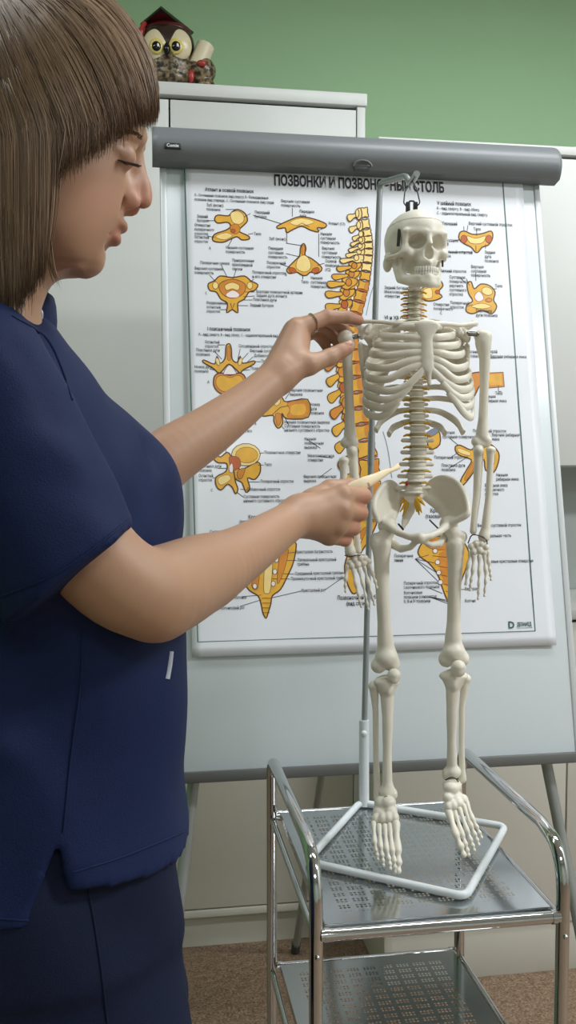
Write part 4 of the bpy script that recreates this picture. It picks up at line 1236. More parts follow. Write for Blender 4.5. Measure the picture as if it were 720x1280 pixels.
# leave the step between fringe and side locks open
Fc = [f for f in Fc if max(np.linalg.norm(Vc[f[a]] - Vc[f[(a + 1) % 4]]) for a in range(4)) < .045]
hairc = np.array(lin((112, 90, 71)))
hair = mk('hair', Vc, Fc, m_hair, wm, tint=np.tile(hairc * 1.0, (len(Vc), 1)))
V = []; Fq = []; T = []
cols = [np.array(lin(c)) for c in ((146, 121, 97), (132, 108, 86), (120, 97, 77), (108, 87, 69), (156, 131, 107), (127, 103, 82))]
def strand(pts, w, col):
    n0 = len(V); m = len(pts)
    V_, F_ = tube(pts, [w * (.75 + .45 * math.sin(math.pi * min(1, i / (m - 1) * .8 + .1))) * min(1, (m - 1 - i) / 3.5 + .12) for i in range(m)], 3)
    V.extend(V_); Fq.extend([tuple(k + n0 for k in f) for f in F_]); T.extend([col] * len(V_))
for i in range(8500):
    r_ = rng.random()
    if r_ < .36: ph = rng.uniform(-30, 85)
    elif r_ < .85: ph = rng.uniform(84, 150)
    else: ph = rng.uniform(-180, 180)
    e_y = endy_of(ph) + rng.gauss(0, 8 if abs(ph) < 85 else 10)
    if abs(ph) < 85 and rng.random() < .1: e_y += rng.uniform(0, 12)
    lift = rng.uniform(-.03, .018); sw = rng.gauss(0, 4.0); am = rng.gauss(0, .008)
    t0 = rng.choice([.02, .05, .12, .25, .4])
    P = []
    for j in range(11):
        t = t0 + (1 - t0) * j / 10
        P.append(HH(*hair_pt(ph, t, lift + am * math.sin(t * 5 + i), e_y, sw * math.sin(t * 3.0))))
    strand(P, rng.uniform(.0004, .0009), cols[rng.randrange(6)] * (1 + .12 * math.sin(ph * .9) + .1 * math.sin(ph * 2.3 + 1)) * rng.uniform(.92, 1.08))
for i in range(12):     # stray ends under the jaw and at the fringe tip
    x0 = rng.uniform(56, 66); P = [HH(x0, 300, -.075), HH(x0 + 3 + i * .3, 335, -.07), HH(x0 + 8 + i * .8, 350 + rng.uniform(0, 14), -.065)]
    strand(spline(P, 4), .00035, cols[0])
o = mk('hair_locks', V, Fq, m_hair, hair, tint=np.array(T)); o['kind'] = 'stuff'

# ---- scrub top
fr = [(372, 30), (387, 53), (427, 87), (506, 144), (557, 188), (596, 209), (640, 215), (679, 218), (740, 226), (795, 232), (850, 237), (917, 230), (976, 225), (1018, 230), (1050, 236), (1180, 238)]
fz = np.array([zpx(y) for y, _ in fr]); ff = np.array([(x - 80) * DW / FPX for _, x in fr]) * .985
hz_ = np.array([zpx(y) for y in (365, 400, 440, 500, 600, 700, 800, 900, 1000, 1100, 1200)])
hw_ = np.array([.06, .105, .145, .156, .158, .154, .152, .156, .166, .175, .18])
bz2 = np.array([zpx(y) for y in (365, 450, 600, 800, 950, 1100, 1200)]); bf_ = np.array([-.15, -.20, -.205, -.175, -.20, -.215, -.22])
o_ = np.argsort(fz); fz, ff = fz[o_], ff[o_]; o_ = np.argsort(hz_); hz_, hw_ = hz_[o_], hw_[o_]; o_ = np.argsort(bz2); bz2, bf_ = bz2[o_], bf_[o_]
def torso(X, Y, Z, sh=0.0):
    f = (X - WO[0]) * WF[0] + (Y - WO[1]) * WF[1]; l = (X - WO[0]) * WL[0] + (Y - WO[1]) * WL[1]
    A = sum(np.interp(Z + dz, fz, ff) for dz in (-.012, 0, .012)) / 3 - sh
    Bk = np.interp(Z, bz2, bf_) + sh; Wd = np.interp(Z, hz_, hw_) - sh
    c = (A + Bk) / 2; a = (A - Bk) / 2
    q = (np.abs((f - c) / a) ** 2.3 + np.abs(l / Wd) ** 2.3) ** (1 / 2.3)
    return (q - 1) * np.minimum(a, Wd) * .85
zt_, zbm = zpx(372), zpx(1175)
F = Field(W3(-.06, 0, .70) - np.array([.34, .36, 0]), W3(-.06, 0, 1.50) + np.array([.36, .36, 0]), .0048)
lo_, hi_ = F.lo, F.lo + F.n * F.vox
F.fn(lambda X, Y, Z: np.maximum(torso(X, Y, Z), Z - zt_), lo_, hi_)
# bust of the far and near side
F.ell(K(140, 625, .93), (.06, .06, .07), RW, .04)
# sleeves
def sleeve(F, a, b, ra_, rb_, hp, hn):
    a, b = np.array(a), np.array(b); ab = b - a; L2 = ab @ ab; hn = nrm(hn)
    def g(X, Y, Z):
        t = ((X - a[0]) * ab[0] + (Y - a[1]) * ab[1] + (Z - a[2]) * ab[2]) / L2
        tc_ = np.clip(t, 0, 1.3)
        d = np.sqrt((X - a[0] - tc_ * ab[0]) ** 2 + (Y - a[1] - tc_ * ab[1]) ** 2 + (Z - a[2] - tc_ * ab[2]) ** 2) - (ra_ + (rb_ - ra_) * np.clip(t, 0, 1.2))
        h = (X - hp[0]) * hn[0] + (Y - hp[1]) * hn[1] + (Z - hp[2]) * hn[2]
        return np.maximum(d, h)
    R = max(ra_, rb_) * 1.3
    F.fn(g, np.minimum(a, b) - R - .05, np.maximum(a, b) + R + .05, .022)
sa, sb_ = K(-27, 468, .765), K(83, 704, .768)
hem_p = K(118, 703, .77); hd = K(165, 665, .76) - K(72, 742, .76); hn_ = np.cross(hd, CF); hn_ = hn_ if hn_ @ (sb_ - sa) > 0 else -hn_
sleeve(F, sa, sb_, .062, .0655, hem_p, hn_)
sl2a, sl2b = W3(-.07, .17, 1.30), K(110, 640, 1.02)
sleeve(F, sl2a, sl2b, .062, .062, K(118, 620, 1.02), la[1] - sl2a)
# hem: front panel rises to the front, back panel hangs lower, slit at the side
def hem(a, X, Y, Z):
    f = (X - WO[0]) * WF[0] + (Y - WO[1]) * WF[1]; l = (X - WO[0]) * WL[0] + (Y - WO[1]) * WL[1]
    zf = zpx(1106, .80) + np.clip((f - .01) / .12, 0, 1) * (zpx(1056) - zpx(1106, .80))
    zb_ = zpx(1160, .78) + 0 * f
    h = np.where(f > .004, zf, zb_) - Z
    a = np.maximum(a, h)
    # side slit (near and far)
    z0, z1 = zpx(1050, .79), zpx(1168, .79)
    wd = np.clip((z0 - Z) / (z0 - z1), 0, 1) * .021
    sd = np.abs(f + .004 + .007 * np.clip((z0 - Z) / .05, 0, 1)) - wd
    inside = np.where((np.abs(l) > .09) & (Z < z0), sd, 1.0)
    return np.maximum(a, -inside)
# folds in the cloth
def folds(a, X, Y, Z):
    f = (X - WO[0]) * WF[0] + (Y - WO[1]) * WF[1]; l = (X - WO[0]) * WL[0] + (Y - WO[1]) * WL[1]
    n1 = np.sin(f * 31 + Z * 17 + 3 * np.sin(Z * 6 + l * 9)) * np.sin(Z * 13 - f * 9 + l * 21)
    n2 = np.sin((f + Z * .55) * 58 + 4 * np.sin(l * 15 + Z * 4)) * .5
    n3 = np.sin((f * .5 - Z) * 75 + 3 * np.sin(f * 20 + l * 18)) * .35 * np.clip((Z - 1.0) * 6, 0, 1)
    return a - .0022 * (n1 + n2 + n3)
F.mod(folds)
def crease(F, pts, amp, wd):
    P = [np.array(p) for p in pts]
    lo = np.min(P, 0) - wd * 3; hi = np.max(P, 0) + wd * 3
    sl, X, Y, Z = F.blk(lo, hi)
    D = None
    for i in range(len(P) - 1):
        a, b = P[i], P[i + 1]; ab = b - a; L2 = ab @ ab
        t = np.clip(((X - a[0]) * ab[0] + (Y - a[1]) * ab[1] + (Z - a[2]) * ab[2]) / L2, 0, 1)
        d = (X - a[0] - t * ab[0]) ** 2 + (Y - a[1] - t * ab[1]) ** 2 + (Z - a[2] - t * ab[2]) ** 2
        D = d if D is None else np.minimum(D, d)
    F.a[sl] = F.a[sl] + amp * np.exp(-D / (wd * wd))
for pts, d, am, wd in (([(70, 428), (100, 505), (150, 600), (166, 662)], .80, .010, .016), ([(185, 560), (180, 620), (168, 664)], .88, .006, .012),
                   ([(110, 800), (100, 900), (86, 960)], .775, .005, .010), ([(25, 830), (45, 900), (60, 960)], .765, .004, .010),
                   ([(20, 430), (60, 470), (72, 520)], .72, .004, .012), ([(30, 560), (90, 570), (130, 600)], .72, -.004, .018), ([(20, 640), (80, 640), (140, 660)], .72, -.003, .018),
                   ([(0, 940), (40, 960), (66, 1000)], .765, -.005, .018)):
    crease(F, [K(x, y, d) for x, y in pts], am, wd)
F.mod(hem)
Vt, Qt = F.mesh(); Vt = smooth_mesh(Vt, Qt, 2)
top_ = mk('scrub_top', Vt, Qt, m_scrub, wm)
# collar, snap, tag, hem band stitching
q = MB()
cb = []
for i in range(29):
    a = math.radians(-170 + 340 * i / 28)
    cb.append(K(-22, 366, .885) + WF * .064 * math.cos(a) + WL * .070 * math.sin(a) + WU * (-.016 * math.cos(a) - .008))
V, Fq = tube(cb, (.0035, .022), 10, up=(0, 0, 1)); q.add(V, Fq); q.build('collar', m_scrub, top_)
bvt = BVHTree.FromPolygons([Vector(v) for v in Vt], [tuple(int(k) for k in f) for f in Qt])
def on_top(px, py):
    r = ray(px, py); h = bvt.ray_cast(Vector(CO), Vector(nrm(r)))
    return (np.array(h[0]), np.array(h[1])) if h[0] is not None else (None, None)
sp_, sn_ = K(51, 387, .842), nrm(CR * .5 - CF)
for p, n in [on_top(48, 394)]:
    if p is not None: sp_, sn_ = p, n
ring = [sp_ + (-CF) * .002 + CR * .0042 * math.cos(a) + CU * .0062 * math.sin(a) for a in np.linspace(0, 2 * math.pi, 20, endpoint=False)]
MB().tube(ring, .0009, 6, closed=True).build('snap_button', mat('pale_snap', (190, 196, 200), .35, metal=.4), top_)
p1_, n1_ = on_top(214, 814); p2_, n2_ = on_top(209, 848)
if p1_ is not None and p2_ is not None:
    p1_ = p1_ - CF * .002; p2_ = p2_ - CF * .002
    MB().tube([p1_, (p1_ + p2_) / 2 + n1_ * .0005, p2_], (.0026, .0006), 8, up=tuple(CF)).build('fabric_tag', mat('pale_tag', (190, 196, 206), .7), top_)
def seam(px, name='seam'):
    P = []
    for x, y in spline([np.array(p, float) for p in px], 6):
        p, n = on_top(x, y)
        if p is not None: P.append(p + n * .0003)
    if len(P) > 2: MB().tube(P, .0011, 6).build(name, m_scrub, top_)
seam([(0, 1148), (30, 1150), (60, 1152)], 'hem_stitch'); seam([(92, 1090), (150, 1072), (205, 1050), (233, 1038)], 'hem_stitch')
seam([(103, 790), (100, 860), (88, 950), (79, 1040)], 'side_seam'); seam([(3, 745), (60, 722), (110, 690), (158, 652)], 'sleeve_stitch')
seam([(15, 395), (55, 420), (75, 455), (90, 500)], 'armhole_seam')

# ---- trousers and shoes
m_trs = mat('navy_trouser_cloth', (11, 22, 50), 0.75, var=0.10, scale=12, bump=0.25, bscale=700, spec=0.25)
F = Field(W3(-.06, 0, .02) - np.array([.30, .32, 0]), W3(-.06, 0, 1.02) + np.array([.32, .32, 0]), .0065)
def hips(X, Y, Z): return np.maximum(np.maximum(torso(X, Y, np.maximum(Z, .80), .017), Z - 1.0), .80 - Z)
F.fn(hips, F.lo, F.lo + F.n * F.vox)
for s_ in (-1, 1):
    F.chain([W3(-.045, s_ * .070, .90), W3(-.03, s_ * .080, .68), W3(-.045, s_ * .09, .48), W3(-.07, s_ * .10, .10)], [.085, .090, .076, .060], .03, ki=.02)
    F.cap(W3(-.10, s_ * .07, .88), W3(-.07, s_ * .08, .62), .085, .078, .03)
for s_ in (-1, 1): F.cap(W3(.01, s_ * .05, .86), W3(.035, s_ * .06, .66), .080, .088, .03)
def tf(a, X, Y, Z):
    f = (X - WO[0]) * WF[0] + (Y - WO[1]) * WF[1]; l = (X - WO[0]) * WL[0] + (Y - WO[1]) * WL[1]
    return np.maximum(a, .06 - Z) - .002 * np.sin(f * 40 + Z * 12 + 3 * np.sin(Z * 9 + l * 12))
F.mod(tf)
Vp, Qp = F.mesh(); Vp = smooth_mesh(Vp, Qp, 2)
trs = mk('trousers', Vp, Qp, m_trs, wm)
bvp = BVHTree.FromPolygons([Vector(v) for v in Vp], [tuple(int(k) for k in f) for f in Qp])
P = []
for x, y in spline([np.array(p, float) for p in ((110, 1112), (117, 1150), (126, 1210), (134, 1278))], 6):
    r = ray(x, y); h = bvp.ray_cast(Vector(CO), Vector(nrm(r)))
    if h[0] is not None: P.append(np.array(h[0]) + np.array(h[1]) * .0003)
if len(P) > 2: MB().tube(P, .0012, 6).build('trouser_seam', m_trs, trs)
for s_ in (-1, 1):
    B = Bone(.005)
    B.chain([W3(-.10, s_ * .105, .045), W3(.02, s_ * .11, .042), W3(.10, s_ * .115, .034)], [.038, .038, .030], .02, ki=.02)
    B.box(W3(0, s_ * .11, .012), (.135, .04, .011), RW, .01, .008)
    B.build('shoe', mat('white_clog', (205, 205, 200), .5), wm)

# ---- pointer held in the right hand
pn = thing('pointer', tuple(K(455, 606, 1.10)), 'cream flat pointer stick held in the right hand at the lumbar spine', 'pointer')
P = [K(405, 622, 1.085), K(440, 610, 1.094), K(456, 603.5, 1.10), K(470, 597, 1.112), K(484, 589.5, 1.13), K(491, 587, 1.145), K(498, 583, 1.165)]
V, Fq = tube(spline(P, 4), [(.0072 - .0046 * max(0, min(1, (i - 8) / 10)) + .0010 * max(0, (i - 20)) / 3, .0022) for i in range(25)], 12, up=tuple(CF))
MB().add(V, Fq).build('pointer_blade', mat('cream_wood', (226, 208, 172), .5, var=.08, scale=60), pn)

# ================================================================== anatomical wall chart hanging on the board
m_sheet = mat('laminated_paper', (226, 229, 235), 0.28, var=0.012, scale=2, coat=0.2)
uL, vB = b_uv(240, 822); uR, vB2 = b_uv(694, 806); vB = (vB + vB2) / 2
vT = vlo + .012
po = thing('anatomy_poster', tuple(bd((uL + uR) / 2, vB)), 'white anatomical chart of yellow vertebrae with Russian text on the flipchart', 'poster')
V = []; F = []; nx, ny = 40, 52; NS = .0035
def sheet_n(u, v):
    a = (u - uL) / (uR - uL); t = (v - vB) / (vT - vB)
    return NS + .0014 * math.sin(a * 5.2 + 1.0) * (1 - t) ** 1.5 * .6 + .0015 * (1 - t) ** 2 + .0012 * math.sin(t * 19 + 2) * (max(0, a - .86) / .14) ** 2 * (1 if t < .75 else 0)
for s_ in (0, 1):
    for i in range(nx + 1):
        for j in range(ny + 1):
            u = uL + (uR - uL) * i / nx; v = vB + (vT - vB) * j / ny
            V.append(bd(u, v, sheet_n(u, v) - .0009 * s_))
m1 = (nx + 1) * (ny + 1)
for i in range(nx):
    for j in range(ny):
        q = (i * (ny + 1) + j, (i + 1) * (ny + 1) + j, (i + 1) * (ny + 1) + j + 1, i * (ny + 1) + j + 1)
        F.append(q); F.append(tuple(k + m1 for k in reversed(q)))
edge = [i * (ny + 1) for i in range(nx + 1)] + [nx * (ny + 1) + j for j in range(1, ny + 1)] + [i * (ny + 1) + ny for i in range(nx - 1, -1, -1)] + [j for j in range(ny - 1, 0, -1)]
for a, b_ in zip(edge, edge[1:] + edge[:1]): F.append((b_, a, a + m1, b_ + m1))
mk('sheet', V, F, m_sheet, po)
BASE = .0003
def pp_(px, py, lay=0): 
    u, v = b_uv(px, py); return bd(u, v, sheet_n(u, v) + BASE + lay * .00004)
PC = {k: mat('print_' + n, c, .35, var=vr, scale=45) for k, n, c, vr in (('y', 'yellow', (222, 168, 58), .28), ('o', 'orange', (206, 132, 48), .28), ('c', 'cream', (240, 212, 138), .16), ('k', 'outline', (84, 50, 28), .05), ('w', 'paper', (236, 226, 226), .03), ('b', 'ink', (44, 46, 52), .02), ('g', 'teal', (52, 96, 90), .04), ('r', 'rust', (184, 92, 44), .1), ('s', 'steel_blue', (120, 130, 150), .05))}
KEYS = list(PC)
class Print:
    def __init__(s): s.v = []; s.f = []; s.m = []; s.lay = 0
    def _poly(s, P, key, lay):
        n = len(s.v); s.v += [pp_(p[0], p[1], lay) for p in P]; s.f.append(tuple(range(n, n + len(P)))); s.m.append(KEYS.index(key))
    def line(s, P, w=.7, key='k', closed=False, lay=None):
        lay = s.lay if lay is None else lay
        P = [np.array(p[:2], float) for p in P]; m = len(P); L_, R_ = [], []
        for i in range(m):
            a = P[i - 1] if (i > 0 or closed) else P[i]; b = P[(i + 1) % m] if (i < m - 1 or closed) else P[i]
            t = (b - a) / (np.linalg.norm(b - a) + 1e-9); n_ = np.array([-t[1], t[0]]) * w / 2
            L_.append(P[i] + n_); R_.append(P[i] - n_)
        for i in range(m if closed else m - 1):
            j = (i + 1) % m; s._poly([L_[i], L_[j], R_[j], R_[i]], key, lay)
        s.lay = max(s.lay, lay + 1)
    def shape(s, P, key='y', w=1.6, smooth=3, okey='k'):
        Q = [tuple(p) for p in spline([np.array(p, float) for p in P], smooth, closed=True)] if smooth > 1 else P
        area = sum(Q[i][0] * Q[(i + 1) % len(Q)][1] - Q[(i + 1) % len(Q)][0] * Q[i][1] for i in range(len(Q)))
        if area > 0: Q = Q[::-1]
        s._poly(Q, key, s.lay); s.lay += 1
        if w: s.line(Q, w, okey, True)
    def oval(s, x, y, rx, ry, key='y', w=.9, rot=0.0):
        c, si = math.cos(rot), math.sin(rot)
        s.shape([(x + rx * math.cos(a) * c - ry * math.sin(a) * si, y + rx * math.cos(a) * si + ry * math.sin(a) * c) for a in np.linspace(0, 2 * math.pi, 14, endpoint=False)], key, w, 1)
    def build(s, name, label=None):
        o = mk(name, s.v, s.f, [PC[k] for k in KEYS], po, smooth=False, label=label)
        o.data.polygons.foreach_set('material_index', s.m); o.data.update(); return o
# border
p = Print(); p.line([(230.3, 207), (247, 802.5), (667.5, 788.8), (627.5, 228)], 1.5, 'g'); p.build('border_line')
# --- atlas and axis
p = Print()
p.shape([(268, 275), (272, 270), (285, 271), (290, 266), (297, 263), (306, 268), (309, 277), (303, 284), (298, 290), (310, 296), (311, 300), (302, 301), (296, 297), (288, 300), (278, 304), (266, 302), (268, 294), (282, 289), (288, 284), (284, 279), (272, 280)])
p.shape([(288, 268), (297, 265), (304, 270), (304, 278), (297, 282), (290, 278)], 'c', .6); p.shape([(287, 285), (296, 281), (300, 289), (293, 294)], 'o', .5); p.oval(291, 290, 3, 2.5, 'r', .5)
p.shape([(269, 297), (282, 292), (290, 296), (280, 301)], 'c', .4)
p.build('vertebra_illustration')
p = Print()
p.shape([(346, 284), (360, 277), (375, 272), (392, 275), (407, 281), (405, 286), (396, 286), (398, 291), (388, 289), (377, 284), (366, 288), (358, 292), (356, 286), (348, 287)])
p.shape([(362, 279), (376, 274), (392, 278), (385, 282), (370, 283)], 'c', .4); p.line([(370, 284), (377, 280), (386, 285)], .7)
p.build('vertebra_illustration')
p = Print()
p.shape([(377, 307), (380, 306), (382, 312), (381, 320), (390, 325), (402, 336), (396, 343), (388, 341), (383, 345), (377, 345), (370, 341), (362, 343), (358, 338), (368, 327), (374, 321), (375, 312)])
p.shape([(372, 325), (379, 320), (386, 325), (388, 336), (380, 341), (370, 336)], 'c', .5); p.oval(365, 339, 5, 3.4, 'r', .6, .4); p.oval(394, 339, 5, 3.4, 'r', .6, -.4); p.shape([(377, 309), (380.5, 309), (380, 319), (377, 319)], 'o', .5)
p.build('vertebra_illustration')
p = Print()
p.shape([(260, 356), (268, 352), (275, 346), (290, 348), (305, 346), (313, 352), (322, 357), (318, 364), (311, 366), (305, 375), (297, 380), (297, 392), (290, 388), (283, 392), (284, 380), (276, 375), (270, 366), (262, 364)])
p.shape([(274, 356), (290, 350), (306, 356), (304, 368), (290, 374), (277, 368)], 'o', .8); p.shape([(281, 358), (290, 354), (299, 358), (297, 364), (290, 362), (283, 364)], 'c', .6); p.shape([(282, 369), (291, 364), (299, 369), (296, 373), (286, 373)], 'w', .6, okey='r')
p.oval(269, 358, 3.5, 4.5, 'c', .6); p.oval(312, 358, 3.5, 4.5, 'c', .6); p.line([(288, 380), (290, 388), (293, 380)], .8)
p.build('vertebra_illustration')
# --- lumbar vertebra
p = Print()
p.shape([(268, 471), (276, 467), (287, 470), (299, 467), (306, 472), (307, 484), (298, 493), (286, 495), (274, 492), (267, 483)], 'o'); p.shape([(271, 473), (278, 470), (287, 473), (297, 470), (303, 474), (304, 483), (296, 490), (286, 491), (276, 489), (270, 482)], 'y', .5)
p.shape([(283, 432), (287, 431), (289, 438), (290, 450), (296, 454), (300, 446), (303, 455), (317, 452), (317, 456), (304, 463), (300, 467), (296, 464), (286, 456), (278, 464), (273, 467), (266, 461), (254, 454), (255, 451), (268, 456), (271, 446), (275, 455), (281, 449), (282, 438)])
p.shape([(279, 468), (286.5, 457), (295, 467), (291, 469), (284, 469)], 'w', .7); p.shape([(284, 435), (287, 435), (288, 450), (284, 450)], 'o', .4); p.oval(272, 453, 2.2, 5, 'c', .5, -.3); p.oval(300, 453, 2.2, 5, 'c', .5, .3)
p.build('vertebra_illustration')
p = Print()
p.shape([(323, 507), (333, 504), (339, 497), (348, 493), (353, 499), (358, 503), (384, 500), (385, 522), (358, 524), (352, 517), (353, 530), (347, 536), (342, 528), (341, 520), (328, 521), (323, 515)])
p.shape([(359, 504), (383, 502), (383, 521), (359, 522), (362, 513)], 'o', .4); p.shape([(364, 508), (380, 506), (380, 518), (364, 519)], 'y', 0); p.shape([(341, 500), (348, 496), (350, 504), (344, 508)], 'c', .5); p.line([(340, 519), (350, 510), (360, 508)], .8); p.shape([(344, 518), (351, 519), (350, 530), (346, 532)], 'o', .5)
p.build('vertebra_illustration')
p = Print()
p.shape([(292, 576), (300, 588), (322, 578), (325, 590), (318, 600), (309, 598), (312, 611), (307, 616), (302, 604), (295, 600), (290, 590)]); p.oval(307, 569, 18, 14, 'c'); p.oval(308, 569.5, 14, 10, 'y', .5)
p.shape([(267, 567), (275, 572), (284, 566), (290, 575), (292, 590), (294, 603), (297, 612), (294, 618), (290, 610), (284, 606), (276, 613), (270, 608), (270, 597), (282, 590), (283, 580), (272, 579), (266, 573)])
p.shape([(286, 572), (298, 573), (300, 584), (290, 588)], 'r', .6); p.shape([(286, 584), (290, 580), (291, 590), (287, 591)], 'w', .5); p.shape([(272, 599), (284, 594), (288, 600), (276, 607)], 'c', .4); p.shape([(297, 589), (306, 586), (302, 598), (297, 598)], 'o', .5)
p.build('vertebra_illustration')
# --- sacrum, back and front
p = Print()
p.shape([(322, 678), (366, 674), (367, 700), (358, 722), (350, 737), (340, 745), (338, 755), (335, 765), (332, 773), (328, 766), (326, 756), (322, 745), (311, 738), (306, 725), (316, 698)])
p.shape([(333, 680), (341, 680), (338, 735), (333, 742), (329, 735)], 'c', .6); p.shape([(318, 705), (324, 700), (322, 735), (314, 732)], 'o', .5); p.shape([(350, 690), (360, 688), (354, 715), (346, 730)], 'o', .5)
for x, y in ((343, 715), (341, 730), (318, 733), (345, 700), (321, 716)): p.oval(x, y, 2.6, 3.3, 'w', .6)
for y in (748, 754, 760, 766): p.line([(327, y), (337, y)], .6)
p.build('sacrum_illustration')
p = Print()
p.shape([(522, 688), (530, 676), (545, 671), (572, 672), (585, 690), (583, 706), (578, 720), (572, 736), (567, 750), (562, 758), (557, 748), (552, 735), (546, 718), (535, 704), (524, 696)])
p.shape([(530, 680), (550, 672), (575, 676), (572, 684), (545, 688)], 'o', .5); p.shape([(548, 692), (570, 690), (566, 728), (556, 732), (550, 715)], 'o', 0)
for y, a, b_ in ((695, 540, 575), (708, 546, 572), (719, 550, 570), (730, 553, 568), (739, 556, 566), (746, 558, 565)): p.line([(a, y), ((a + b_) / 2, y + 2), (b_, y - 1)], .7)
for x, y in ((543, 689), (546, 703), (547.5, 716), (549.5, 728), (576, 688), (573, 703)): p.oval(x, y, 3, 3, 'w', .7, 0)
p.build('sacrum_illustration')
# --- cervical vertebrae on the right
p = Print()
p.shape([(574, 292), (580, 290), (590, 294), (602, 293), (613, 290), (615, 298), (610, 307), (602, 310), (597, 316), (593, 316), (588, 310), (580, 306), (573, 300)]); p.shape([(583, 296), (594, 299), (606, 296), (603, 304), (594, 306), (586, 304)], 'c', .6); p.oval(579, 300, 4, 5, 'r', .6); p.oval(610, 300, 4, 5, 'r', .6); p.line([(594, 308), (594, 315)], .7)
p.build('vertebra_illustration')
p = Print()
p.shape([(583, 356), (588, 353), (592, 362), (600, 356), (611, 358), (618, 366), (616, 376), (620, 384), (614, 393), (602, 389), (590, 393), (582, 390), (583, 382), (590, 377), (585, 368)]); p.shape([(592, 372), (598, 365), (604, 374), (597, 378)], 'w', .8, okey='r'); p.oval(608, 365, 7, 5, 'c', .6, .3); p.shape([(588, 384), (601, 380), (613, 384), (602, 387)], 'c', .5); p.oval(610, 376, 4, 2.5, 'o', .6)
p.build('vertebra_illustration')
p = Print()
p.shape([(526, 362), (538, 357), (548, 351), (553, 358), (547, 366), (552, 372), (540, 377), (527, 375)]); p.shape([(528, 364), (538, 361), (539, 373), (529, 373)], 'c', .5); p.oval(546, 366, 3, 2.5, 'r', .6)
p.build('vertebra_illustration')
# --- thoracic vertebrae on the right
p = Print()
p.shape([(607, 467), (628, 466), (629.5, 484), (608, 486)], 'o', 1, 1); p.shape([(610, 469), (626, 468), (627, 482), (611, 483)], 'y', 0, 1)
p.shape([(588, 468), (600, 466), (607, 470), (607, 486), (600, 481), (592, 496), (588, 498), (590, 484), (588, 474)], 'o')
p.build('vertebra_illustration')
p = Print()
p.shape([(568, 560), (574, 557), (588, 563), (594, 556), (604, 560), (612, 556), (622, 566), (622, 578), (616, 591), (606, 588), (604, 575), (596, 580), (590, 592), (578, 607), (575, 601), (584, 585), (588, 575), (572, 569)]); p.shape([(608, 562), (617, 566), (616, 582), (609, 582)], 'c', .5); p.oval(597, 568, 4, 5, 'r', .5); p.shape([(580, 598), (590, 578), (593, 582), (583, 600)], 'o', .4); p.shape([(572, 561), (586, 566), (585, 570), (573, 566)], 'c', .3)
p.build('vertebra_illustration')
p = Print(); p.shape([(534, 543), (547, 538), (549, 556), (536, 562)], 'y'); p.shape([(533, 541), (548, 534), (547, 541), (536, 547)], 's', .6); p.build('vertebra_illustration')
# --- the spine from the side
SP = [(455, 267, 9, 433), (456.5, 281, 10, 435), (458.5, 292, 11, 439), (459.5, 300, 11, 437), (460, 308, 11.5, 435), (460, 316, 12, 432), (459, 325, 12.5, 425), (457.5, 335, 13.5, 421), (456, 346, 14, 415), (453.5, 358, 15, 409), (450, 371, 16, 407), (446, 385, 17, 404), (442, 400, 18, 403), (440, 415, 18.5, 401), (439, 430, 19, 400), (440, 446, 19, 401), (441.5, 463, 19.5, 403), (444, 482, 20, 404), (446.5, 501, 21, 407), (449.5, 521, 22.5, 409), (453, 541, 24, 412), (457, 562, 26, 416), (461, 586, 28, 420), (461, 612, 29, 424), (456, 637, 29, 424)]
p = Print()
for i in range(len(SP) - 1, -1, -1):
    x, y, w, sx = SP[i]; p.lay = (2 - i % 3) * 14
    a = SP[max(0, i - 1)]; b_ = SP[min(len(SP) - 1, i + 1)]
    t = nrm(np.array([b_[0] - a[0], b_[1] - a[1], 0.0]))[:2]; n_ = np.array([t[1], -t[0]])      # n_ points right
    h = (b_[1] - a[1]) / (2 if 0 < i < len(SP) - 1 else 1) * .44
    c = np.array([x, y], float)
    q = lambda u, v: tuple(c + n_ * u + t * v)
    key = 'c' if i < 8 else ('y' if i % 2 else 'y')
    tipx = (sx - x) * (.92 if i > 10 else 1)
    # spinous process and arch
    dr = 2.5 + i * .42
    p.shape([q(-w * .3, -h * .7), q(tipx * .35, -h * .95), q(tipx * .55, -h * .1 + dr * .3), q(tipx * .95, dr - h * .3), q(tipx, dr + h * .5), q(tipx * .86, dr + h * 1.1), q(tipx * .55, h * .55 + dr * .5), q(tipx * .36, h * 1.25 + dr * .3), q(-w * .3, h * .5)], ('o' if i % 3 == 0 and i > 9 else 'y') if i > 6 else 'c', 1.25)
    if i > 6: p.shape([q(tipx * .22, -h * 1.0), q(tipx * .5, -h * .9), q(tipx * .62, -h * .1), q(tipx * .50, h * .6), q(tipx * .58, h * 1.5), q(tipx * .42, h * 1.8), q(tipx * .30, h * .9), q(tipx * .2, 0)], 'y', 1.1)
    p.oval(*q(tipx * .42, dr * .1), w * .25, h * .85, 'r' if i > 9 and i % 2 else ('o' if i > 6 else 'c'), 1.0)
    if i > 5: p.oval(*q(-w * .56, h * .9), w * .1, h * .4, 'w', .5)
    p.shape([q(-w * .45, -h), q(0, -h * .86), q(w * .45, -h), q(w * .40, 0), q(w * .48, h), q(0, h * .86), q(-w * .45, h), q(-w * .38, 0)], key, 1.3, 2)
    if i > 8: p.shape([q(w * .12, -h * .7), q(w * .4, -h * .8), q(w * .36, h * .8), q(w * .1, h * .7)], 'o', 0)
    if i > 8:
        p.line([q(-w * .45, h * 1.18), q(w * .48, h * 1.18)], 1.6, 'r')
p.lay = 0
p.shape([(470, 650), (462, 672), (450, 692), (443, 706), (442, 722), (446, 738), (440, 742), (433, 728), (430, 708), (436, 688), (442, 668), (446, 650)]); p.shape([(458, 660), (446, 690), (438, 712), (436, 700), (448, 668)], 'o', .5)
for y in (676, 692, 708): p.oval(449 - (y - 676) * .28, y, 2.3, 2.6, 'w', .5)
p.build('spine_illustration')
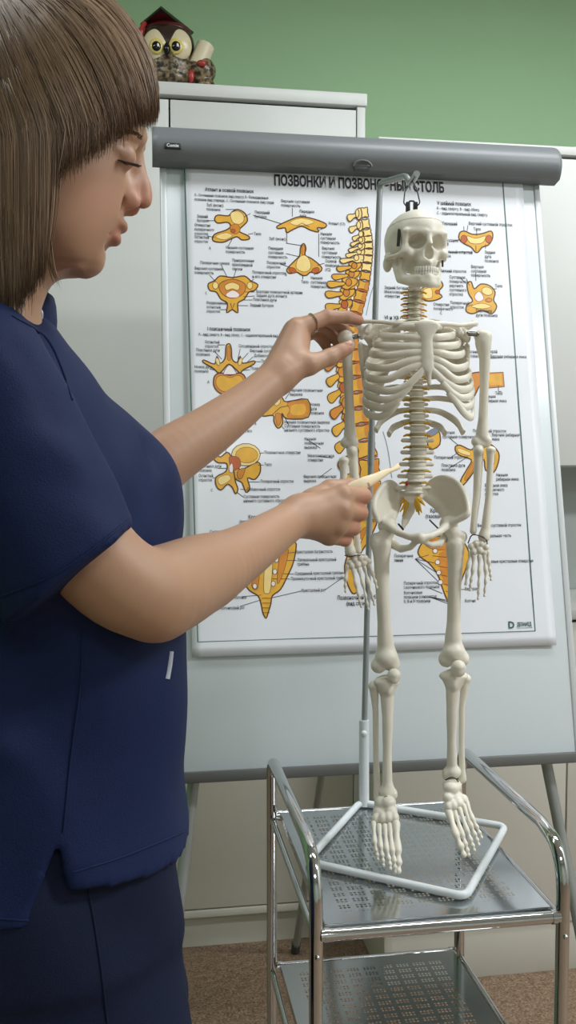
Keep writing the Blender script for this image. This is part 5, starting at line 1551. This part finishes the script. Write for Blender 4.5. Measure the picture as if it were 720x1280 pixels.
p = Print(); p.line(spline([np.array(q) for q in ((467, 356), (462, 372), (457, 395))], 5), .8, 's'); p.line(spline([np.array(q) for q in ((478, 540), (484, 562), (489, 598))], 5), .9, 's'); p.build('curve_mark')
# --- leader lines
p = Print()
for l in ("282 263 296 263", "258 277 268 277", "259 296 268 298", "313 268 302 274", "310 294 316 293", "285 309 290 300", "365 261 365 272", "316 270 352 281", "345 300 345 300", "357 305 376 308", "357 318 374 322", "350 331 364 336", "405 286 398 289", "405 330 396 333", "378 345 378 350", "392 345 394 342", "358 290 358 305", "398 293 398 322", "276 332 284 348", "295 338 291 350", "262 345 270 354", "317 350 310 355", "300 366 318 366", "304 372 318 371", "302 376 315 376", "296 383 310 383", "275 388 284 388",
          "272 432 281 432", "268 440 277 450", "262 462 270 464", "300 437 297 450", "310 442 301 452", "316 447 306 456", "325 453 318 453", "312 463 304 464", "362 491 356 500", "322 510 310 512", "386 510 378 508", "361 533 353 518", "355 537 352 534", "280 550 276 565", "282 550 282 566", "272 586 283 586", "266 598 271 598", "304 567 329 567", "322 582 329 582", "311 603 324 603", "300 612 308 613", "296 616 304 622", "385 551 400 561", "397 571 415 573", "398 598 414 586",
          "353 692 368 691", "352 701 370 701", "340 717 367 718", "338 724 362 724", "337 748 376 739", "405 738 428 722", "300 758 326 750", "302 746 326 744",
          "579 284 579 290", "584 283 583 290", "595 289 595 296", "562 303 573 301", "560 316 590 316", "606 306 606 312", "594 340 594 352", "582 355 575 349", "620 362 614 362", "582 384 590 382", "600 390 600 384", "582 349 586 358", "627 448 600 449", "622 476 622 490", "626 490 622 490", "561 548 572 557", "562 573 572 566", "560 586 580 574", "518 699 535 694", "518 699 542 704", "518 699 545 716", "518 699 548 728", "535 735 552 742", "535 746 556 750", "535 746 560 755", "535 746 558 752", "580 737 570 737", "486 390 486 390"):
    a = [float(k) for k in l.split()]
    if (a[0], a[1]) != (a[2], a[3]): p.line([(a[0], a[1]), (a[2], a[3])], .75, 'b', lay=1)
o = p.build('leader_lines'); o['kind'] = 'stuff'
# --- writing
def T(px, py, s, h=5.2, bucket='label', w=None, offs=0.0):
    u, v = b_uv(px, py); sc = np.linalg.norm(pp_(px + 1, py) - pp_(px, py)); c = text_mesh(s, h * sc * 1.28, offs * sc, 2 if h > 8 else 1)
    wd = None
    if w and w < 0: wd = w
    elif w: u2, _ = b_uv(px + w, py); wd = u2 - u
    TEXTQ.append((c, u, v, sheet_n(u, v) + BASE + .0006, wd, bucket))
T(342, 232.5, 'ПОЗВОНКИ И ПОЗВОНОЧНЫЙ СТОЛБ', 14.5, 'title', 212, .62)
T(256, 240, 'Атлант и осевой позвонок', 5.2, 'heading', 61, .12); T(259, 414, 'I поясничный позвонок', 5.2, 'heading', 54, .12); T(546, 257, 'V шейный позвонок', 5.2, 'heading', 42, .12); T(480, 400, 'VI и XII грудные', 5.2, 'heading', 42, .12)
T(310, 649, 'Крестец', 5.2, 'heading', 20, .1); T(299, 655, '(дорсальная поверхность)', 5.2, 'heading', 60, .1); T(537, 641, 'Крестец', 5.4, 'heading', 22, .1); T(531, 648, '(тазовая поверхность)', 5.2, 'heading', 52, .1); T(421, 750, 'Позвоночный столб', 5.6, 'heading', 48, .12); T(432, 757, '(вид сбоку)', 5.4, 'heading', 28, .1)
LB = """243 246.5|А - Сочленение позвонков (вид сверху), B - Разъединенные
243 252|позвонки (вид спереди), C - Сочленение позвонков (вид сзади)
258 259|Зуб (аксис)/позвонка
246 273|Задний/бугорок
243 284|Отверстие/поперечного/отростка
243 299|Остистый/отросток
282 312|Нижняя суставная/поверхность
318 268|Передний/бугорок
317 295|Тело
351 254|Верхняя суставная/поверхность
374 267|Передняя/дуга
410 282|Атлант (C1)
400 295|Нижняя/суставная/поверхность
336 301|Зуб (аксис)
335 313|Передняя/суставная/поверхность
333 331|Поперечный/отросток
402 313|Верхняя/суставная/поверхность
406 329|Осевой/позвонок/(C2)
388 350|Нижняя/суставная/поверхность
376 355|Тело
250 331|Поперечная связка
290 328|Прикрепление/крыловидной/связки
243 338|Верхняя суставная/поверхность
315 343|Поперечный отросток/и его отверстие
320 367|Борозда позвоночной артерии
320 372|Задняя дуга атланта
316 377|Пластинка дуги
312 384|Задний бугорок
258 381|Раздвоенный/остистый/отросток
248 420.5|А - вид сверху, B - вид сбоку, C - заднелатеральный вид
256 430|Остистый/отросток
245 440|Пластинка дуги/позвонка
243 461|Ножка дуги/позвонка
298 435|Сосцевидный отросток
312 441|Верхний суставной отросток
317 447|Добавочный отросток
326 454|Поперечный
313 463|Позвоночное
362 490|Верхняя позвоночная/вырезка
387 508|Ножка/дуги/позвонка
355 530|Нижняя позвоночная вырезка
355 535|Суставная поверхность
355 540|нижнего суставного отростка
270 541|Верхний отросток и его
276 547|поверхность
247 585|Пластинка дуги/позвонка
248 597|Остистый/отросток
330 568|Позвоночное отверстие
330 583|Тело
325 604|Поперечный отросток
308 614|Добавочный отросток
304 623|Суставная поверхность/нижнего суставного отростка
380 551|Нижняя/позвоночная/вырезка
384 572|Межпозвоночное/отверстие
379 598|Верхняя позвоночная/вырезка
262 667|Суставная поверхность/верхнего отростка
369 692|Крестцовая бугристость
371 702|Латеральный крестцовый/гребень
368 719|Срединный крестцовый гребень
363 725.5|Промежуточный крестцовый гребень
376 740|Крестцовый рог
285 749|Рог копчика
275 762|Копчиковый рог
545 263|А - вид сверху, B - вид сбоку,
545 269|C - заднелатеральный вид сверху
552 282|Передний
585 282|Верхний суставной отросток
591 289|Тело
557 303|Бугорок
546 317|Раздвоенный остистый/отросток
605 318|Задняя/дуга/позвонка
588 336|Верхняя/суставная/поверхность
561 349|Суставная/поверхность/верхнего/суставного/отростка
549 341|Нижний отросток
618 360|Тело
562 381|Поперечный/отросток
594 391|Пластинка/дуги позвонка
541 383|Отверстие/поперечного
480 362|Задний бугорок/Межпозвоночное/отверстие
581 442|Верхний/суставной
612 442|край
612 448|Верхняя реберная ямка
618 494|Тело
604 498|Нижняя/реберная ямка
590 541|Поперечный отросток
614 546|Верхняя реберная/ямка
552 543|Верхняя/суставная поверхность
542 574|Поперечный отросток
551 584|Пластинка дуги/позвонка
619 596|Нижняя/реберная ямка
605 609|Реберная ямка/поперечного/отростка
560 652|часть
596 659|Верхний суставной отросток
602 672|Латеральная часть
606 704|Тазовые крестцовые отверстия
492 697|Поперечные/линии
504 731|Поперечный отросток/I копчикового позвонка
504 743|Копчиковые/позвонки (сливаются)/II, III и IV позвонки
580 738|Верхушка
580 753|Копчик
261 313|A
356 346|B
256 369|C
259 480|A
318 532|B
263 615|C
558 308|B
549 394|C"""
for ln in LB.splitlines():
    pos, tx = ln.split('|'); x, y = map(float, pos.split())
    for i, part in enumerate(tx.split('/')): T(x, y + i * 5.3, part, 4.1, offs=.06, w={'243 246.5': 92, '243 252': 99, '248 420.5': 99}.get(pos, -.74))
T(634, 785.5, 'D', 9, 'logo', 8, .35); T(645, 783, 'ДЕЛАМЕД', 5, 'logo', 18, .2)
p = Print(); p.line([(645, 785.3), (664, 784.6)], .5, 'g', lay=3); p.build('logo_rule')
out = text_flush()
m_ink = PC['b']
for k, nm in (('title', 'title_text'), ('heading', 'heading_text'), ('label', 'label_text')):
    o = out[k].build(nm, m_ink, po, smooth=False)
    if k != 'title': o['kind'] = 'stuff'
out['logo'].build('logo_text', PC['g'], po, smooth=False)
out['maker'].build('maker_text', mat('white_print', (225, 228, 228), .4), cl, smooth=False)

# ================================================================== owl figurine on the tall cabinet
YO = 2.40
def O(px, py, dy=0.0): return on_y(px, py, YO + dy)
om = 1 / np.linalg.norm(O(211, 60) - O(210, 60))        # pixels per metre there
zo = Z1
ow = thing('owl_figurine', (O(212, 80)[0], YO, Z1), 'glazed brown owl figurine in a scholar cap holding a scroll', 'figurine')
def owl_mat():
    m = bpy.data.materials.new('mottled_brown_glaze'); m.use_nodes = True; nt = m.node_tree; N = nt.nodes; L = nt.links; b = N['Principled BSDF']
    b.inputs['Roughness'].default_value = .22
    tc = N.new('ShaderNodeTexCoord'); v = N.new('ShaderNodeTexNoise'); v.inputs['Scale'].default_value = 90; v.inputs['Detail'].default_value = 5; L.new(tc.outputs['Object'], v.inputs['Vector'])
    r = N.new('ShaderNodeValToRGB'); r.color_ramp.elements[0].position = .42; r.color_ramp.elements[0].color = (*lin((52, 42, 30)), 1); r.color_ramp.elements[1].position = .62; r.color_ramp.elements[1].color = (*lin((142, 124, 92)), 1)
    L.new(v.outputs['Fac'], r.inputs[0]); L.new(r.outputs[0], b.inputs['Base Color'])
    bp = N.new('ShaderNodeBump'); bp.inputs['Strength'].default_value = .5; bp.inputs['Distance'].default_value = .004; L.new(v.outputs['Fac'], bp.inputs['Height']); L.new(bp.outputs[0], b.inputs['Normal'])
    return m
m_owl = owl_mat()
m_hood = mat('dark_brown_glaze', (52, 36, 28), .22); m_face = mat('cream_glaze', (222, 208, 172), .25, var=.08, scale=60); m_yel = mat('yellow_glaze', (226, 206, 120), .2); m_blk = mat('black_glaze', (12, 11, 10), .1); m_mar = mat('maroon_glaze', (82, 26, 28), .22); m_dkg = mat('dark_green_glaze', (38, 60, 42), .25); m_red = mat('red_glaze', (168, 52, 48), .3); m_scr = mat('parchment_glaze', (218, 206, 178), .35, var=.08, scale=50)
pz = lambda n: n / om
zb_ = Z1 + .001
def px_floor(px): p = O(px, 100); p[2] = zb_; return p
B = Bone(.0028)
c = O(209, 92); c[2] = max(c[2], zb_ + .05)
B.ell(O(210, 86, 0), (pz(36), .05, pz(30)), None, .02); B.ell(px_floor(210) + np.array([0, 0, .034]), (pz(33), .05, .03), None, .004)
B.build('body', m_owl, ow)
B = Bone(.0022); B.ell(O(209, 57, 0), (pz(34), .052, pz(29)), None, .01); B.build('head', m_hood, ow)
for x in (196.5, 222):
    B = Bone(.0016); B.ell(O(x, 57, -.036), (pz(17.5), .018, pz(20)), None, .005); B.build('face_disc', m_face, ow)
for x in (195.5, 220):
    e_ = MB(); e_.ball(O(x, 57.5, -.052), (pz(9), .006, pz(9.5)), 20, 12); ey = e_.build('eye', m_yel, ow)
    MB().ball(O(x, 57.5, -.0565), (pz(5.6), .004, pz(6)), 18, 10).build('pupil', m_blk, ey)
    MB().ball(O(x + 2, 56, -.0605), (pz(1.4), .001, pz(2.2)), 8, 6).build('painted_glint', mat('glint_white', (235, 235, 230), .2), ey)  # white dot paints a highlight onto the pupil
MB().ball(O(208.5, 61, -.056), (pz(4.2), .008, pz(7.5)), 14, 10).build('beak', m_blk, ow)
# cap: band and tilted square board
B = Bone(.0022); B.ell(O(210, 41, .004), (pz(30), .046, pz(11)), None, .006); B.build('cap_band', m_mar, ow)
A_, B2, D_ = O(201, 11, -.058), O(240, 42, -.002), O(177, 31, .0)
C_ = B2 + D_ - A_; C_[1] = max(C_[1], YO + .05)
nrm_ = nrm(np.cross(B2 - A_, D_ - A_)); nrm_ = nrm_ if nrm_[2] > 0 else -nrm_
Vq = [p + nrm_ * h for h in (0, .006) for p in (A_, B2, C_, D_)]
MB().add(Vq, [(3, 2, 1, 0), (4, 5, 6, 7), (0, 1, 5, 4), (1, 2, 6, 5), (2, 3, 7, 6), (3, 0, 4, 7)]).build('cap_board', m_mar, ow, smooth=False)
MB().tube([p + nrm_ * .003 for p in (A_, B2, C_, D_)], .0042, 8, closed=True).build('cap_rim', m_dkg, ow)
q = MB(); q.tube(spline([O(181, 29, -.012), O(177, 36, -.02), O(175, 46, -.02)], 4), [.006] * 5 + [.009] * 4, 10); q.build('tassel', m_red, ow)
B = Bone(.0022); B.ell(O(253, 89, -.018), (pz(17), .028, pz(17)), None, .01); p_ = px_floor(254) + np.array([0, -.018, .020]); B.ell(p_, (pz(15), .026, .016), None, .01); wg = B.build('wing', m_owl, ow)
q = MB(); a, b_ = O(246, 84, -.022), O(257, 58, -.012); q.tube([a, b_], pz(11.5), 18)
sc_ = q.build('scroll', m_scr, ow)
q = MB(); d = nrm(b_ - a); q.tube([b_ - d * .0005, b_ + d * .0012], pz(7.5), 16); q.tube([b_, b_ + d * .002], pz(3.5), 12); q.build('scroll_curl', mat('parchment_edge', (190, 176, 146), .4), sc_)
MB().ball(O(252, 79, -.048), (pz(6), .006, pz(4)), 12, 8).build('ribbon', m_red, ow); MB().ball(O(239, 95, -.05), (pz(4), .006, pz(8)), 12, 8).build('ribbon', m_red, ow)
